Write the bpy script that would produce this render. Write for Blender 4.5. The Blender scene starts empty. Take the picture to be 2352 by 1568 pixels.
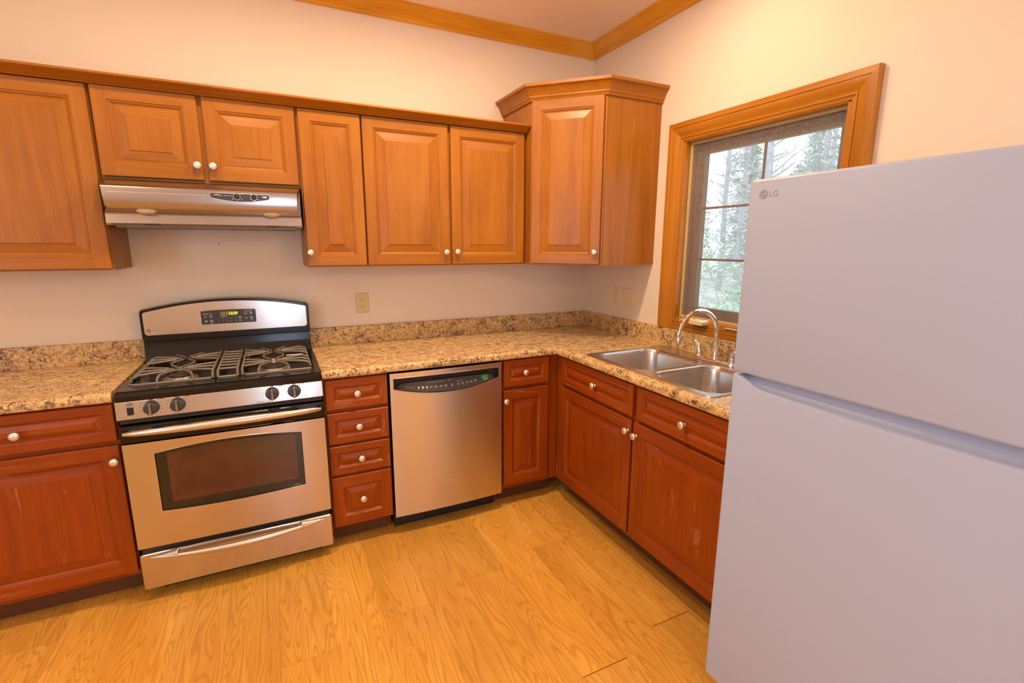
import bpy, bmesh, math, random
from mathutils import Vector, Matrix
PI = math.pi
S = bpy.context.scene
COL = S.collection

# ------------------------------------------------------------------ camera
cam_d = bpy.data.cameras.new('camera'); cam = bpy.data.objects.new('camera', cam_d); COL.objects.link(cam)
F_PX = 1119.056
cam_d.sensor_fit = 'HORIZONTAL'; cam_d.sensor_width = 36.0; cam_d.lens = 36.0 * F_PX / 2352.0
cam_d.clip_start = 0.02; cam_d.clip_end = 200
yaw, tilt, roll = 0.453987, 0.195450, 0.0037128
f_ = Vector((math.sin(yaw)*math.cos(tilt), math.cos(yaw)*math.cos(tilt), -math.sin(tilt)))
r_ = Vector((math.cos(yaw), -math.sin(yaw), 0)); u_ = r_.cross(f_)
r2 = r_*math.cos(roll) + u_*math.sin(roll); u2 = r2.cross(f_)
M = Matrix((r2, u2, -f_)).transposed().to_4x4()
M.translation = Vector((-2.05552, -2.96435, 1.48577))
cam.matrix_world = M
S.camera = cam

# ------------------------------------------------------------------ exposure, sky and lights
S.view_settings.view_transform = 'Standard'; S.view_settings.look = 'None'
S.view_settings.exposure = 0.44; S.view_settings.gamma = 1.0; S.view_settings.use_curve_mapping = False
S.cycles.max_bounces = 10; S.cycles.diffuse_bounces = 5; S.cycles.glossy_bounces = 5
S.cycles.transparent_max_bounces = 16
S.cycles.sample_clamp_indirect = 6.0
S.cycles.caustics_reflective = False; S.cycles.caustics_refractive = False

W = bpy.data.worlds.new('sky'); S.world = W; W.use_nodes = True
wn = W.node_tree; wn.nodes.clear()
wo = wn.nodes.new('ShaderNodeOutputWorld'); wb = wn.nodes.new('ShaderNodeBackground')
wb.inputs[0].default_value = (0.74, 0.87, 1.0, 1); wb.inputs[1].default_value = 1.8
wn.links.new(wb.outputs[0], wo.inputs[0])

CEIL = 2.77
WARM = (1.0, 0.71, 0.47); COOL = (0.54, 0.73, 1.0)
def lamp(name, kind, loc, power, color, size, rot=(0, 0, 0), size_y=None):
    d = bpy.data.lights.new(name, kind); d.energy = power; d.color = color
    if kind == 'AREA':
        d.size = size
        if size_y: d.shape = 'RECTANGLE'; d.size_y = size_y
    else: d.shadow_soft_size = size
    o = bpy.data.objects.new(name, d); COL.objects.link(o); o.location = loc; o.rotation_euler = rot
    return o
CANS = [(-2.15, -1.10, 11), (-1.22, -1.10, 17), (-0.50, -1.32, 3.5), (-3.45, -1.05, 2), (-3.0, -2.2, 3.5), (-4.0, -2.2, 2)]   # x, y, watts of the recessed ceiling lamps; last one added for bounce fill
for (cx_, cy_, pw) in CANS:
    o_ = lamp('ceiling_lamp_light', 'AREA', (cx_, cy_, CEIL-0.008), pw, WARM, 0.13)
    o_.data.shape = 'DISK'
# daylight through the big window in the wall behind the camera
lamp('window_daylight', 'AREA', (-1.95, -5.26, 1.25), 11, COOL, 0.6, (-PI/2, 0, PI), 1.9)
# daylight through the window in the left wall
lamp('window_daylight', 'AREA', (-4.66, -3.4, 1.5), 22, COOL, 1.8, (0, -PI/2, 0), 1.6)

# ------------------------------------------------------------------ node helpers / materials
def new_mat(name):
    m = bpy.data.materials.new(name); m.use_nodes = True
    nt = m.node_tree; b = nt.nodes['Principled BSDF']
    return m, nt, b
def N(nt, t, **kw):
    n = nt.nodes.new(t)
    for k, v in kw.items(): setattr(n, k, v)
    return n
def L(nt, a, b): nt.links.new(a, b)
def ramp(nt, fac, stops, interp='LINEAR'):
    r = N(nt, 'ShaderNodeValToRGB'); r.color_ramp.interpolation = interp
    e = r.color_ramp.elements
    while len(e) > 1: e.remove(e[0])
    e[0].position = stops[0][0]; e[0].color = (*stops[0][1], 1)
    for p, c in stops[1:]:
        q = e.new(p); q.color = (*c, 1)
    L(nt, fac, r.inputs[0]); return r.outputs[0]
def mix(nt, fac, a, b, mode='MIX'):
    m = N(nt, 'ShaderNodeMix', data_type='RGBA', blend_type=mode)
    for sock, v in ((m.inputs[0], fac), (m.inputs[6], a), (m.inputs[7], b)):
        if isinstance(v, (int, float)): sock.default_value = v
        elif isinstance(v, tuple): sock.default_value = (*v, 1)
        else: L(nt, v, sock)
    return m.outputs[2]
def mth(nt, op, a, b=None, c=None):
    m = N(nt, 'ShaderNodeMath', operation=op)
    for i, v in enumerate((a, b, c)):
        if v is None: continue
        if isinstance(v, (int, float)): m.inputs[i].default_value = v
        else: L(nt, v, m.inputs[i])
    return m.outputs[0]
def coords(nt, scale, rnd=True, rot=(0, 0, 0)):
    tc = N(nt, 'ShaderNodeTexCoord'); v = tc.outputs['Object']
    if rnd:
        oi = N(nt, 'ShaderNodeObjectInfo'); ml = mth(nt, 'MULTIPLY', oi.outputs['Random'], 37.0)
        ad = N(nt, 'ShaderNodeVectorMath', operation='ADD'); L(nt, v, ad.inputs[0]); L(nt, ml, ad.inputs[1]); v = ad.outputs[0]
    mp = N(nt, 'ShaderNodeMapping'); mp.inputs['Scale'].default_value = scale; mp.inputs['Rotation'].default_value = rot
    L(nt, v, mp.inputs[0]); return mp.outputs[0]
def noise(nt, vec, scale, detail=4, rough=0.55, dist=0.0):
    n = N(nt, 'ShaderNodeTexNoise'); n.inputs['Scale'].default_value = scale; n.inputs['Detail'].default_value = detail
    n.inputs['Roughness'].default_value = rough; n.inputs['Distortion'].default_value = dist
    L(nt, vec, n.inputs['Vector']); return n.outputs['Fac']
def bump(nt, b, h, strength=0.1, dist=0.01):
    bp = N(nt, 'ShaderNodeBump'); bp.inputs['Strength'].default_value = strength; bp.inputs['Distance'].default_value = dist
    L(nt, h, bp.inputs['Height']); L(nt, bp.outputs[0], b.inputs['Normal'])

def simple(name, col, rough=0.5, metal=0.0, coat=0.0, spec=0.5):
    m, nt, b = new_mat(name)
    b.inputs['Base Color'].default_value = (*col, 1); b.inputs['Roughness'].default_value = rough
    b.inputs['Metallic'].default_value = metal; b.inputs['Coat Weight'].default_value = coat
    b.inputs['Specular IOR Level'].default_value = spec
    n = noise(nt, coords(nt, (1, 1, 1)), 35, 3)
    r = mth(nt, 'MULTIPLY_ADD', n, rough*0.25, rough*0.875); L(nt, r, b.inputs['Roughness'])
    return m
def emis(name, col, strength):
    m, nt, b = new_mat(name)
    b.inputs['Base Color'].default_value = (*[c*0.3 for c in col], 1)
    b.inputs['Emission Color'].default_value = (*col, 1); b.inputs['Emission Strength'].default_value = strength
    return m
def wood(name, dark, mid, light, axis='Z', rough=0.36, wear=0.0, coat=0.04):
    m, nt, b = new_mat(name)
    lo, hi = 0.9, 11.0
    sc = {'X': (lo, hi, hi), 'Y': (hi, lo, hi), 'Z': (hi, hi, lo)}[axis]
    sf = {'X': (4, 150, 150), 'Y': (150, 4, 150), 'Z': (150, 150, 4)}[axis]
    v = coords(nt, sc)
    n1 = noise(nt, v, 1.0, 6, 0.6, 1.1)
    c = ramp(nt, n1, [(0.28, dark), (0.5, mid), (0.74, light)])
    n2 = noise(nt, coords(nt, sf), 1.0, 2)
    c = mix(nt, 0.32, c, ramp(nt, n2, [(0.3, tuple(x*0.72 for x in mid)), (0.7, tuple(min(1, x*1.2) for x in mid))]))
    n3 = noise(nt, coords(nt, (2.2, 2.2, 2.2)), 1.0, 2)
    c = mix(nt, 0.5, c, ramp(nt, n3, [(0.3, (0.78, 0.74, 0.72)), (0.7, (1.12, 1.1, 1.06))]), 'MULTIPLY')
    if wear:
        n4 = noise(nt, coords(nt, {'X': (3, 26, 26), 'Z': (26, 26, 3), 'Y': (26, 3, 26)}[axis]), 1.0, 7, 0.7, 0.5)
        wmask = mth(nt, 'MULTIPLY', ramp(nt, n4, [(0.60, (0, 0, 0)), (0.74, (1, 1, 1))]), wear)
        c = mix(nt, wmask, c, (0.62, 0.36, 0.17))
    L(nt, c, b.inputs['Base Color'])
    b.inputs['Roughness'].default_value = rough
    b.inputs['Specular IOR Level'].default_value = 0.36
    b.inputs['Coat Weight'].default_value = coat; b.inputs['Coat Roughness'].default_value = 0.22
    bump(nt, b, n2, 0.04, 0.003)
    return m
CH = ((0.29, 0.092, 0.005), (0.38, 0.135, 0.008), (0.45, 0.180, 0.012))
M_WV = wood('cherry_upright', *CH, 'Z'); M_WH = wood('cherry_level', *CH, 'X')
CB = ((0.205, 0.033, 0.0013), (0.30, 0.055, 0.0018), (0.36, 0.079, 0.0035))
M_BV = wood('cherry_base_upright', *CB, 'Z', wear=0.6); M_BH = wood('cherry_base_level', *CB, 'X', wear=0.4)
PN = ((0.33, 0.110, 0.007), (0.47, 0.185, 0.014), (0.58, 0.26, 0.028))
M_PX = wood('pine_x', *PN, 'X', rough=0.3, coat=0.3); M_PY = wood('pine_y', *PN, 'Y', rough=0.3, coat=0.3); M_PZ = wood('pine_z', *PN, 'Z', rough=0.3, coat=0.3)
CN = ((0.62, 0.27, 0.015), (0.80, 0.39, 0.03), (0.88, 0.48, 0.06))  # golden crown pine, colour brightened to make up for weak bounce light
M_CX = wood('brightened_golden_pine_x', *CN, 'X', rough=0.3, coat=0.3); M_CY = wood('brightened_golden_pine_y', *CN, 'Y', rough=0.3, coat=0.3)
M_SASH = wood('sash_brown', (0.09, 0.06, 0.04), (0.14, 0.09, 0.06), (0.20, 0.13, 0.085), 'Z', rough=0.5, coat=0)

def steel(name, col=(0.60, 0.555, 0.51), rough=0.21, tangent=(0, 0, 1), streak=(1.5, 400, 400), aniso=0.45, var=0.08):
    m, nt, b = new_mat(name)
    b.inputs['Metallic'].default_value = 1.0
    b.inputs['Anisotropic'].default_value = aniso
    t = N(nt, 'ShaderNodeCombineXYZ')
    for i in range(3): t.inputs[i].default_value = tangent[i]
    L(nt, t.outputs[0], b.inputs['Tangent'])
    n = noise(nt, coords(nt, streak), 1.0, 3)
    c = ramp(nt, n, [(0.25, tuple(x*0.97 for x in col)), (0.75, tuple(min(1, x*1.03) for x in col))])
    L(nt, c, b.inputs['Base Color'])
    L(nt, mth(nt, 'MULTIPLY_ADD', n, var, rough-var/2), b.inputs['Roughness'])
    return m
M_STEEL = steel('brushed_steel')
M_STEELD = steel('brushed_steel_dishwasher', (0.68, 0.62, 0.55), 0.30, aniso=0.9, var=0.015)
M_HOOD = steel('brushed_steel_hood', (0.46, 0.42, 0.40), 0.22, aniso=0.3)
M_SINK = steel('sink_steel', (0.66, 0.64, 0.61), 0.26, (0, 0, 1), (40, 2, 40))
M_HANDLE = simple('satin_metal', (0.66, 0.63, 0.58), 0.30, 1.0)
M_NICKEL = simple('satin_nickel', (0.80, 0.76, 0.70), 0.38, 0.85)
M_CHROME = simple('chrome', (0.86, 0.86, 0.87), 0.05, 1.0)
M_BLACK = simple('black_enamel', (0.008, 0.007, 0.006), 0.14, 0, 0.0, 0.4)
M_BLACKM = simple('black_matte', (0.018, 0.016, 0.014), 0.45)
M_GLASSBLK = simple('black_glass', (0.012, 0.010, 0.009), 0.05, 0, 0.5)
M_PANEL = simple('charcoal_panel', (0.045, 0.040, 0.037), 0.30)
M_IRON = simple('cast_iron_grey', (0.23, 0.195, 0.15), 0.42, 0.25)
M_CAP = simple('burner_cap', (0.035, 0.030, 0.028), 0.35)
M_BASE = simple('burner_aluminium', (0.42, 0.38, 0.34), 0.4, 0.9)
M_KNOB = simple('knob_grey', (0.045, 0.048, 0.052), 0.38)
M_GRIP = simple('knob_grip', (0.30, 0.29, 0.28), 0.3, 0.9)
M_RIM = simple('bright_trim', (0.85, 0.82, 0.78), 0.22, 1.0)
M_MARK = simple('mark_white', (0.72, 0.72, 0.70), 0.5)
M_MARKD = simple('mark_dark', (0.05, 0.05, 0.05), 0.5)
M_LOGO = simple('logo_grey', (0.36, 0.37, 0.42), 0.5)
M_MARKG = simple('mark_grey', (0.36, 0.35, 0.36), 0.5)
M_MARKR = simple('mark_red', (0.55, 0.08, 0.05), 0.5)
M_ALMOND = simple('almond_plastic', (0.70, 0.54, 0.26), 0.35)
M_IVORY = simple('ivory_plastic', (0.82, 0.66, 0.42), 0.35)
M_SLOT = simple('slot_dark', (0.03, 0.02, 0.015), 0.6)
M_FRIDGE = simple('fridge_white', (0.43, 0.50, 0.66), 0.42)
M_GASKET = simple('gasket_grey', (0.30, 0.29, 0.29), 0.6)
M_CANDLE = simple('lamp_lens', (0.80, 0.70, 0.50), 0.35)
M_GOLD = simple('screen_frame_tan', (0.58, 0.43, 0.17), 0.45)
M_FILTER = simple('hood_filter', (0.20, 0.18, 0.15), 0.45, 0.8)
M_DARKW = simple('dark_kick', (0.11, 0.035, 0.010), 0.6)
M_LED = emis('led_digits', (0.75, 1.0, 0.03), 1.6)
M_LEDBG = emis('led_window', (0.36, 0.20, 0.015), 0.35)
M_GREEN = emis('green_label', (0.03, 0.22, 0.02), 0.5)
M_LAMP = emis('lamp_glow', WARM, 6.0)

def paint(name, col, rough=0.7, bs=0.05):
    m, nt, b = new_mat(name)
    v = coords(nt, (1, 1, 1), False)
    n = noise(nt, v, 1.3, 3)
    c = ramp(nt, n, [(0.3, tuple(x*0.97 for x in col)), (0.7, tuple(min(1, x*1.02) for x in col))])
    L(nt, c, b.inputs['Base Color']); b.inputs['Roughness'].default_value = rough
    bump(nt, b, noise(nt, v, 140, 3), bs, 0.002)
    return m
M_WALL = paint('wall_paint', (0.82, 0.722, 0.585))
M_CEIL = paint('ceiling_paint', (0.97, 0.85, 0.70), 0.85, 0.25)

def floor_mat():
    m, nt, b = new_mat('oak_laminate')
    tc = N(nt, 'ShaderNodeTexCoord'); sp = N(nt, 'ShaderNodeSeparateXYZ'); L(nt, tc.outputs['Object'], sp.inputs[0])
    PW, PL = 0.190, 1.38
    u = mth(nt, 'DIVIDE', mth(nt, 'ADD', sp.outputs[0], 10*PW + 0.053), PW)
    iu = mth(nt, 'FLOOR', u); fu = mth(nt, 'FRACT', u)
    v = mth(nt, 'ADD', mth(nt, 'DIVIDE', sp.outputs[1], PL), mth(nt, 'MULTIPLY_ADD', iu, 0.47286, 0.28623-4*0.47286))
    iv = mth(nt, 'FLOOR', v); fv = mth(nt, 'FRACT', v)
    cid = N(nt, 'ShaderNodeCombineXYZ'); L(nt, iu, cid.inputs[0]); L(nt, iv, cid.inputs[1])
    wn2 = N(nt, 'ShaderNodeTexWhiteNoise', noise_dimensions='2D'); L(nt, cid.outputs[0], wn2.inputs['Vector'])
    off = N(nt, 'ShaderNodeCombineXYZ'); L(nt, mth(nt, 'MULTIPLY', wn2.outputs['Value'], 31.0), off.inputs[2])
    ad = N(nt, 'ShaderNodeVectorMath', operation='ADD'); L(nt, tc.outputs['Object'], ad.inputs[0]); L(nt, off.outputs[0], ad.inputs[1])
    def mp(sc):
        q = N(nt, 'ShaderNodeMapping'); q.inputs['Scale'].default_value = sc; L(nt, ad.outputs[0], q.inputs[0]); return q.outputs[0]
    fld = noise(nt, mp((12, 1.15, 1)), 1.0, 1.5, 0.4, 0.35)
    rings = mth(nt, 'SINE', mth(nt, 'MULTIPLY', fld, 150.0))
    rings = mth(nt, 'POWER', mth(nt, 'MULTIPLY_ADD', rings, 0.5, 0.5), 3.0)
    fine = noise(nt, mp((120, 3.5, 1)), 1.0, 3)
    blot = noise(nt, mp((5, 1.4, 1)), 1.0, 3)
    c = ramp(nt, blot, [(0.25, (0.64, 0.31, 0.044)), (0.5, (0.75, 0.39, 0.060)), (0.75, (0.84, 0.47, 0.09))])
    c = mix(nt, mth(nt, 'MULTIPLY', rings, 0.45), c, (0.45, 0.165, 0.02))
    c = mix(nt, mth(nt, 'MULTIPLY', ramp(nt, fine, [(0.45, (0, 0, 0)), (0.75, (1, 1, 1))]), 0.35), c, (0.48, 0.18, 0.028))
    knot = ramp(nt, noise(nt, mp((16, 6, 1)), 1.0, 2), [(0.74, (0, 0, 0)), (0.80, (1, 1, 1))])
    c = mix(nt, mth(nt, 'MULTIPLY', knot, 0.55), c, (0.30, 0.10, 0.018))
    tone = mth(nt, 'MULTIPLY_ADD', wn2.outputs['Value'], 0.22, 0.88)
    cc = N(nt, 'ShaderNodeVectorMath', operation='SCALE'); L(nt, c, cc.inputs[0]); L(nt, tone, cc.inputs[3])
    # joints
    eu = mth(nt, 'MINIMUM', fu, mth(nt, 'SUBTRACT', 1.0, fu)); ev = mth(nt, 'MINIMUM', fv, mth(nt, 'SUBTRACT', 1.0, fv))
    ju = mth(nt, 'LESS_THAN', eu, 0.0045); jv = mth(nt, 'LESS_THAN', ev, 0.0012)
    j = mth(nt, 'MAXIMUM', mth(nt, 'MULTIPLY', ju, 0.3), mth(nt, 'MULTIPLY', jv, mth(nt, 'MULTIPLY_ADD', mth(nt, 'COMPARE', mth(nt, 'ABSOLUTE', mth(nt, 'SUBTRACT', iu, 5.0)), 1.0, 0.1), 0.7, 0.2)))
    L(nt, mix(nt, j, cc.outputs[0], (0.10, 0.035, 0.01)), b.inputs['Base Color'])
    b.inputs['Roughness'].default_value = 0.34
    bump(nt, b, fine, 0.05, 0.002)
    return m
M_FLOOR = floor_mat()

def counter_mat():
    m, nt, b = new_mat('speckled_laminate')
    v = coords(nt, (1, 1, 1), False)
    n1 = noise(nt, v, 52, 8, 0.70, 0.5); n2 = mth(nt, 'MULTIPLY_ADD', noise(nt, v, 105, 5, 0.65, 0.3), 0.62, mth(nt, 'MULTIPLY', noise(nt, v, 24, 4, 0.6, 0.4), 0.38)); n3 = noise(nt, v, 9, 4, 0.6, 0.5)
    c = ramp(nt, n1, [(0.30, (0.28, 0.16, 0.065)), (0.43, (0.55, 0.35, 0.15)), (0.54, (0.78, 0.54, 0.23)), (0.70, (0.88, 0.69, 0.37))])
    c = mix(nt, ramp(nt, n2, [(0.515, (0, 0, 0)), (0.575, (1, 1, 1))]), c, (0.12, 0.070, 0.045))
    n4 = noise(nt, v, 60, 6, 0.7, 0.8)
    c = mix(nt, mth(nt, 'MULTIPLY', ramp(nt, n4, [(0.56, (0, 0, 0)), (0.66, (1, 1, 1))]), 0.6), c, (0.42, 0.33, 0.23))
    c = mix(nt, 0.55, c, ramp(nt, n3, [(0.3, (0.72, 0.70, 0.70)), (0.7, (1.15, 1.12, 1.05))]), 'MULTIPLY')
    L(nt, c, b.inputs['Base Color']); b.inputs['Roughness'].default_value = 0.30
    return m
M_COUNTER = counter_mat()

def oven_glass():
    m, nt, b = new_mat('oven_glass')
    v = coords(nt, (1, 1, 1), False)
    n = noise(nt, v, 4.5, 3, 0.5, 0.4)
    c = ramp(nt, n, [(0.3, (0.05, 0.018, 0.010)), (0.5, (0.10, 0.030, 0.016)), (0.62, (0.07, 0.045, 0.010)), (0.75, (0.11, 0.032, 0.02))])
    L(nt, c, b.inputs['Base Color']); b.inputs['Roughness'].default_value = 0.14; b.inputs['Coat Weight'].default_value = 0.4
    return m
M_OVEN = oven_glass()

def mesh_screen():
    m, nt, b = new_mat('insect_screen'); nt.nodes.remove(b)
    out = nt.nodes['Material Output']
    t = N(nt, 'ShaderNodeBsdfTransparent'); d = N(nt, 'ShaderNodeBsdfDiffuse'); mx = N(nt, 'ShaderNodeMixShader')
    d.inputs[0].default_value = (0.50, 0.47, 0.44, 1)
    v = coords(nt, (1, 1, 1), False)
    n = noise(nt, v, 160, 2, 0.6)
    fac = mth(nt, 'MULTIPLY_ADD', ramp(nt, n, [(0.55, (0, 0, 0)), (0.7, (1, 1, 1))]), 0.20, 0.13)
    L(nt, fac, mx.inputs[0]); L(nt, t.outputs[0], mx.inputs[1]); L(nt, d.outputs[0], mx.inputs[2]); L(nt, mx.outputs[0], out.inputs[0])
    return m
M_SCREEN = mesh_screen()
def glass_mat():
    m, nt, b = new_mat('window_glass'); nt.nodes.remove(b)
    out = nt.nodes['Material Output']
    t = N(nt, 'ShaderNodeBsdfTransparent'); g = N(nt, 'ShaderNodeBsdfGlossy'); mx = N(nt, 'ShaderNodeMixShader')
    t.inputs[0].default_value = (0.95, 0.97, 0.97, 1); g.inputs['Roughness'].default_value = 0.02
    mx.inputs[0].default_value = 0.04
    L(nt, t.outputs[0], mx.inputs[1]); L(nt, g.outputs[0], mx.inputs[2]); L(nt, mx.outputs[0], out.inputs[0])
    return m
M_GLASS = glass_mat()
def two_tone(name, a, b_, scale, rough=0.9):
    m, nt, b = new_mat(name)
    L(nt, ramp(nt, noise(nt, coords(nt, (1, 1, 1)), scale, 5, 0.6), [(0.35, a), (0.65, b_)]), b.inputs['Base Color'])
    b.inputs['Roughness'].default_value = rough
    return m
M_BARK = two_tone('bark', (0.40, 0.42, 0.46), (0.58, 0.60, 0.65), 14)  # bark and foliage colours below paled to carry the outdoor haze
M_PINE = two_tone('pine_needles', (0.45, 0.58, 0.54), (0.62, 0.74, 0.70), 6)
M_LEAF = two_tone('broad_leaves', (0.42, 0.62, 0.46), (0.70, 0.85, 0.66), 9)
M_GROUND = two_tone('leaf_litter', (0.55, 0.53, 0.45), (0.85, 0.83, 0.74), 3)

# ------------------------------------------------------------------ mesh helpers
class MB:
    def __init__(s): s.v = []; s.f = []; s.m = []
    def quad(s, pts, mi=0):
        k = len(s.v); s.v += [tuple(p) for p in pts]; s.f.append(tuple(range(k, k+len(pts)))); s.m.append(mi)
    def box(s, x0, x1, y0, y1, z0, z1, mi=0):
        x0, x1 = min(x0, x1), max(x0, x1); y0, y1 = min(y0, y1), max(y0, y1); z0, z1 = min(z0, z1), max(z0, z1)
        k = len(s.v)
        s.v += [(x, y, z) for z in (z0, z1) for y in (y0, y1) for x in (x0, x1)]
        for f in ((0, 2, 3, 1), (4, 5, 7, 6), (0, 1, 5, 4), (2, 6, 7, 3), (0, 4, 6, 2), (1, 3, 7, 5)):
            s.f.append(tuple(k+i for i in f)); s.m.append(mi)
        return s
    def loft(s, loops, mi=0, cap0=True, cap1=True, closed=True):
        k0 = len(s.v); n = len(loops[0])
        for lp in loops: s.v += [tuple(p) for p in lp]
        for a in range(len(loops)-1):
            for i in range(n if closed else n-1):
                j = (i+1) % n
                s.f.append((k0+a*n+i, k0+a*n+j, k0+(a+1)*n+j, k0+(a+1)*n+i)); s.m.append(mi)
        if cap0: s.f.append(tuple(k0+i for i in reversed(range(n)))); s.m.append(mi)
        if cap1: s.f.append(tuple(k0+(len(loops)-1)*n+i for i in range(n))); s.m.append(mi)
        return s
    def prism(s, poly, axis, a, b, mi=0):
        def pt(p, t):
            return {'x': (t, p[0], p[1]), 'y': (p[0], t, p[1]), 'z': (p[0], p[1], t)}[axis]
        return s.loft([[pt(p, a) for p in poly], [pt(p, b) for p in poly]], mi)
    def lathe(s, prof, n=20, origin=(0, 0, 0), axis='z', mi=0, caps=True):
        ox, oy, oz = origin; loops = []
        for (r, h) in prof:
            lp = []
            for i in range(n):
                a = 2*PI*i/n; c, d = r*math.cos(a), r*math.sin(a)
                lp.append({'z': (ox+c, oy+d, oz+h), 'y': (ox+c, oy+h, oz+d), 'x': (ox+h, oy+c, oz+d)}[axis])
            loops.append(lp)
        return s.loft(loops, mi, caps, caps)
    def tube(s, pts, radii, n=10, mi=0, flat=(1, 1), up=(0, 0, 1)):
        pts = [Vector(p) for p in pts]
        if isinstance(radii, (int, float)): radii = [radii]*len(pts)
        loops = []; ref = Vector(up)
        for i, p in enumerate(pts):
            t = (pts[min(i+1, len(pts)-1)] - pts[max(i-1, 0)]).normalized()
            a = t.cross(ref)
            if a.length < 1e-4: a = t.cross(Vector((1, 0.3, 0)))
            a.normalize(); b = t.cross(a).normalized()
            if i and a.dot(pa) < 0: a, b = -a, -b
            pa = a
            loops.append([tuple(p + a*math.cos(2*PI*k/n)*radii[i]*flat[0] + b*math.sin(2*PI*k/n)*radii[i]*flat[1]) for k in range(n)])
        return s.loft(loops, mi)
    def build(s, name, mats, parent=None, loc=None, rot=None, bevel=0, seg=2, angle=35, smooth=True):
        me = bpy.data.meshes.new(name); me.from_pydata(s.v, [], s.f)
        if not isinstance(mats, (list, tuple)): mats = [mats]
        for m in mats: me.materials.append(m)
        me.polygons.foreach_set('material_index', s.m)
        bm = bmesh.new(); bm.from_mesh(me)
        bmesh.ops.recalc_face_normals(bm, faces=bm.faces); bm.to_mesh(me); bm.free()
        if smooth:
            me.polygons.foreach_set('use_smooth', [True]*len(me.polygons)); me.set_sharp_from_angle(angle=math.radians(angle))
        o = bpy.data.objects.new(name, me); COL.objects.link(o)
        if parent: o.parent = parent
        if loc: o.location = loc
        if rot: o.rotation_euler = rot
        if bevel:
            md = o.modifiers.new('bevel', 'BEVEL'); md.width = bevel; md.segments = seg; md.limit_method = 'ANGLE'; md.angle_limit = math.radians(40); md.harden_normals = True
        return o
def thing(name, label, cat, loc=(0, 0, 0), rz=0, group=None):
    o = bpy.data.objects.new(name, None); COL.objects.link(o); o.empty_display_size = 0.1
    o.location = loc; o.rotation_euler = (0, 0, rz); o['label'] = label; o['category'] = cat
    if group: o['group'] = group
    return o
def tag(o, label, cat, group=None):
    o['label'] = label; o['category'] = cat
    if group: o['group'] = group
    return o
def struct(o): o['kind'] = 'structure'; return o
def group_empty(name, loc=(0, 0, 0), rz=0):
    o = bpy.data.objects.new(name, None); COL.objects.link(o); o.location = loc; o.rotation_euler = (0, 0, rz); return o
def rrect(x0, x1, y0, y1, r, n=5):
    out = []
    for (cx, cy, a0) in ((x1-r, y1-r, 0), (x0+r, y1-r, PI/2), (x0+r, y0+r, PI), (x1-r, y0+r, 1.5*PI)):
        for i in range(n+1):
            a = a0 + PI/2*i/n; out.append((cx+r*math.cos(a), cy+r*math.sin(a)))
    return out
def text(name, body, size, mat, parent, loc, rot, depth=0.0006, shear=0.0, align='LEFT'):
    cu = bpy.data.curves.new(name, 'FONT'); cu.body = body; cu.size = size; cu.extrude = depth/2; cu.shear = shear; cu.align_x = align
    cu.resolution_u = 3
    t = bpy.data.objects.new(name, cu); COL.objects.link(t)
    bpy.context.view_layer.update()
    me = bpy.data.meshes.new_from_object(t.evaluated_get(bpy.context.evaluated_depsgraph_get()))
    bpy.data.objects.remove(t); bpy.data.curves.remove(cu)
    me.name = name; me.materials.clear(); me.materials.append(mat)
    o = bpy.data.objects.new(name, me); COL.objects.link(o); o.parent = parent; o.location = loc; o.rotation_euler = rot
    return o
FRONT = (PI/2, 0, 0)          # text that faces local -y

# ------------------------------------------------------------------ the room
RX0, RY0 = -4.6, -5.2
T = 0.14
struct(MB().box(RX0-T, T, RY0-T, T, -0.12, 0).build('floor', M_FLOOR))
struct(MB().box(RX0-T, T, RY0-T, T, CEIL, CEIL+0.12).build('ceiling', M_CEIL))
struct(MB().box(RX0-T, 0, 0, T, 0, CEIL).build('wall_back', M_WALL))
LY0, LY1, LZ0, LZ1 = -4.3, -2.5, 0.7, 2.3                 # window in the left wall
struct(MB().box(RX0-T, RX0, RY0, LY0, 0, CEIL).box(RX0-T, RX0, LY1, 0, 0, CEIL).box(RX0-T, RX0, LY0, LY1, 0, LZ0).box(RX0-T, RX0, LY0, LY1, LZ1, CEIL).build('wall_left', M_WALL))
WY0, WY1, WZ0, WZ1 = -0.868, -1.728, 1.046, 2.044         # kitchen window opening
struct(MB().box(0, T, WY0, T, 0, CEIL).box(0, T, RY0-T, WY1, 0, CEIL).box(0, T, WY1, WY0, 0, WZ0).box(0, T, WY1, WY0, WZ1, CEIL).build('wall_right', M_WALL))
FX0, FX1, FZ0, FZ1 = -2.28, -1.62, 0.3, 2.2               # big window behind the camera
struct(MB().box(RX0-T, FX0, RY0-T, RY0, 0, CEIL).box(FX1, 0, RY0-T, RY0, 0, CEIL).box(FX0, FX1, RY0-T, RY0, 0, FZ0).box(FX0, FX1, RY0-T, RY0, FZ1, CEIL).build('wall_front', M_WALL))
w2 = struct(group_empty('window_2', (0, 0, 0)))
MB().box(FX0, FX0+0.06, RY0-0.1, RY0+0.02, FZ0, FZ1).box(FX1-0.06, FX1, RY0-0.1, RY0+0.02, FZ0, FZ1).box(FX0, FX1, RY0-0.1, RY0+0.02, FZ0, FZ0+0.06).box(FX0, FX1, RY0-0.1, RY0+0.02, FZ1-0.06, FZ1).build('window_frame', M_PZ, w2, bevel=0.004)

w3 = struct(group_empty('window_3', (0, 0, 0)))
MB().box(RX0-0.1, RX0+0.02, LY0, LY0+0.06, LZ0, LZ1).box(RX0-0.1, RX0+0.02, LY1-0.06, LY1, LZ0, LZ1).box(RX0-0.1, RX0+0.02, LY0, LY1, LZ0, LZ0+0.06).box(RX0-0.1, RX0+0.02, LY0, LY1, LZ1-0.06, LZ1).build('window_frame', M_PZ, w3, bevel=0.004)

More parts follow.
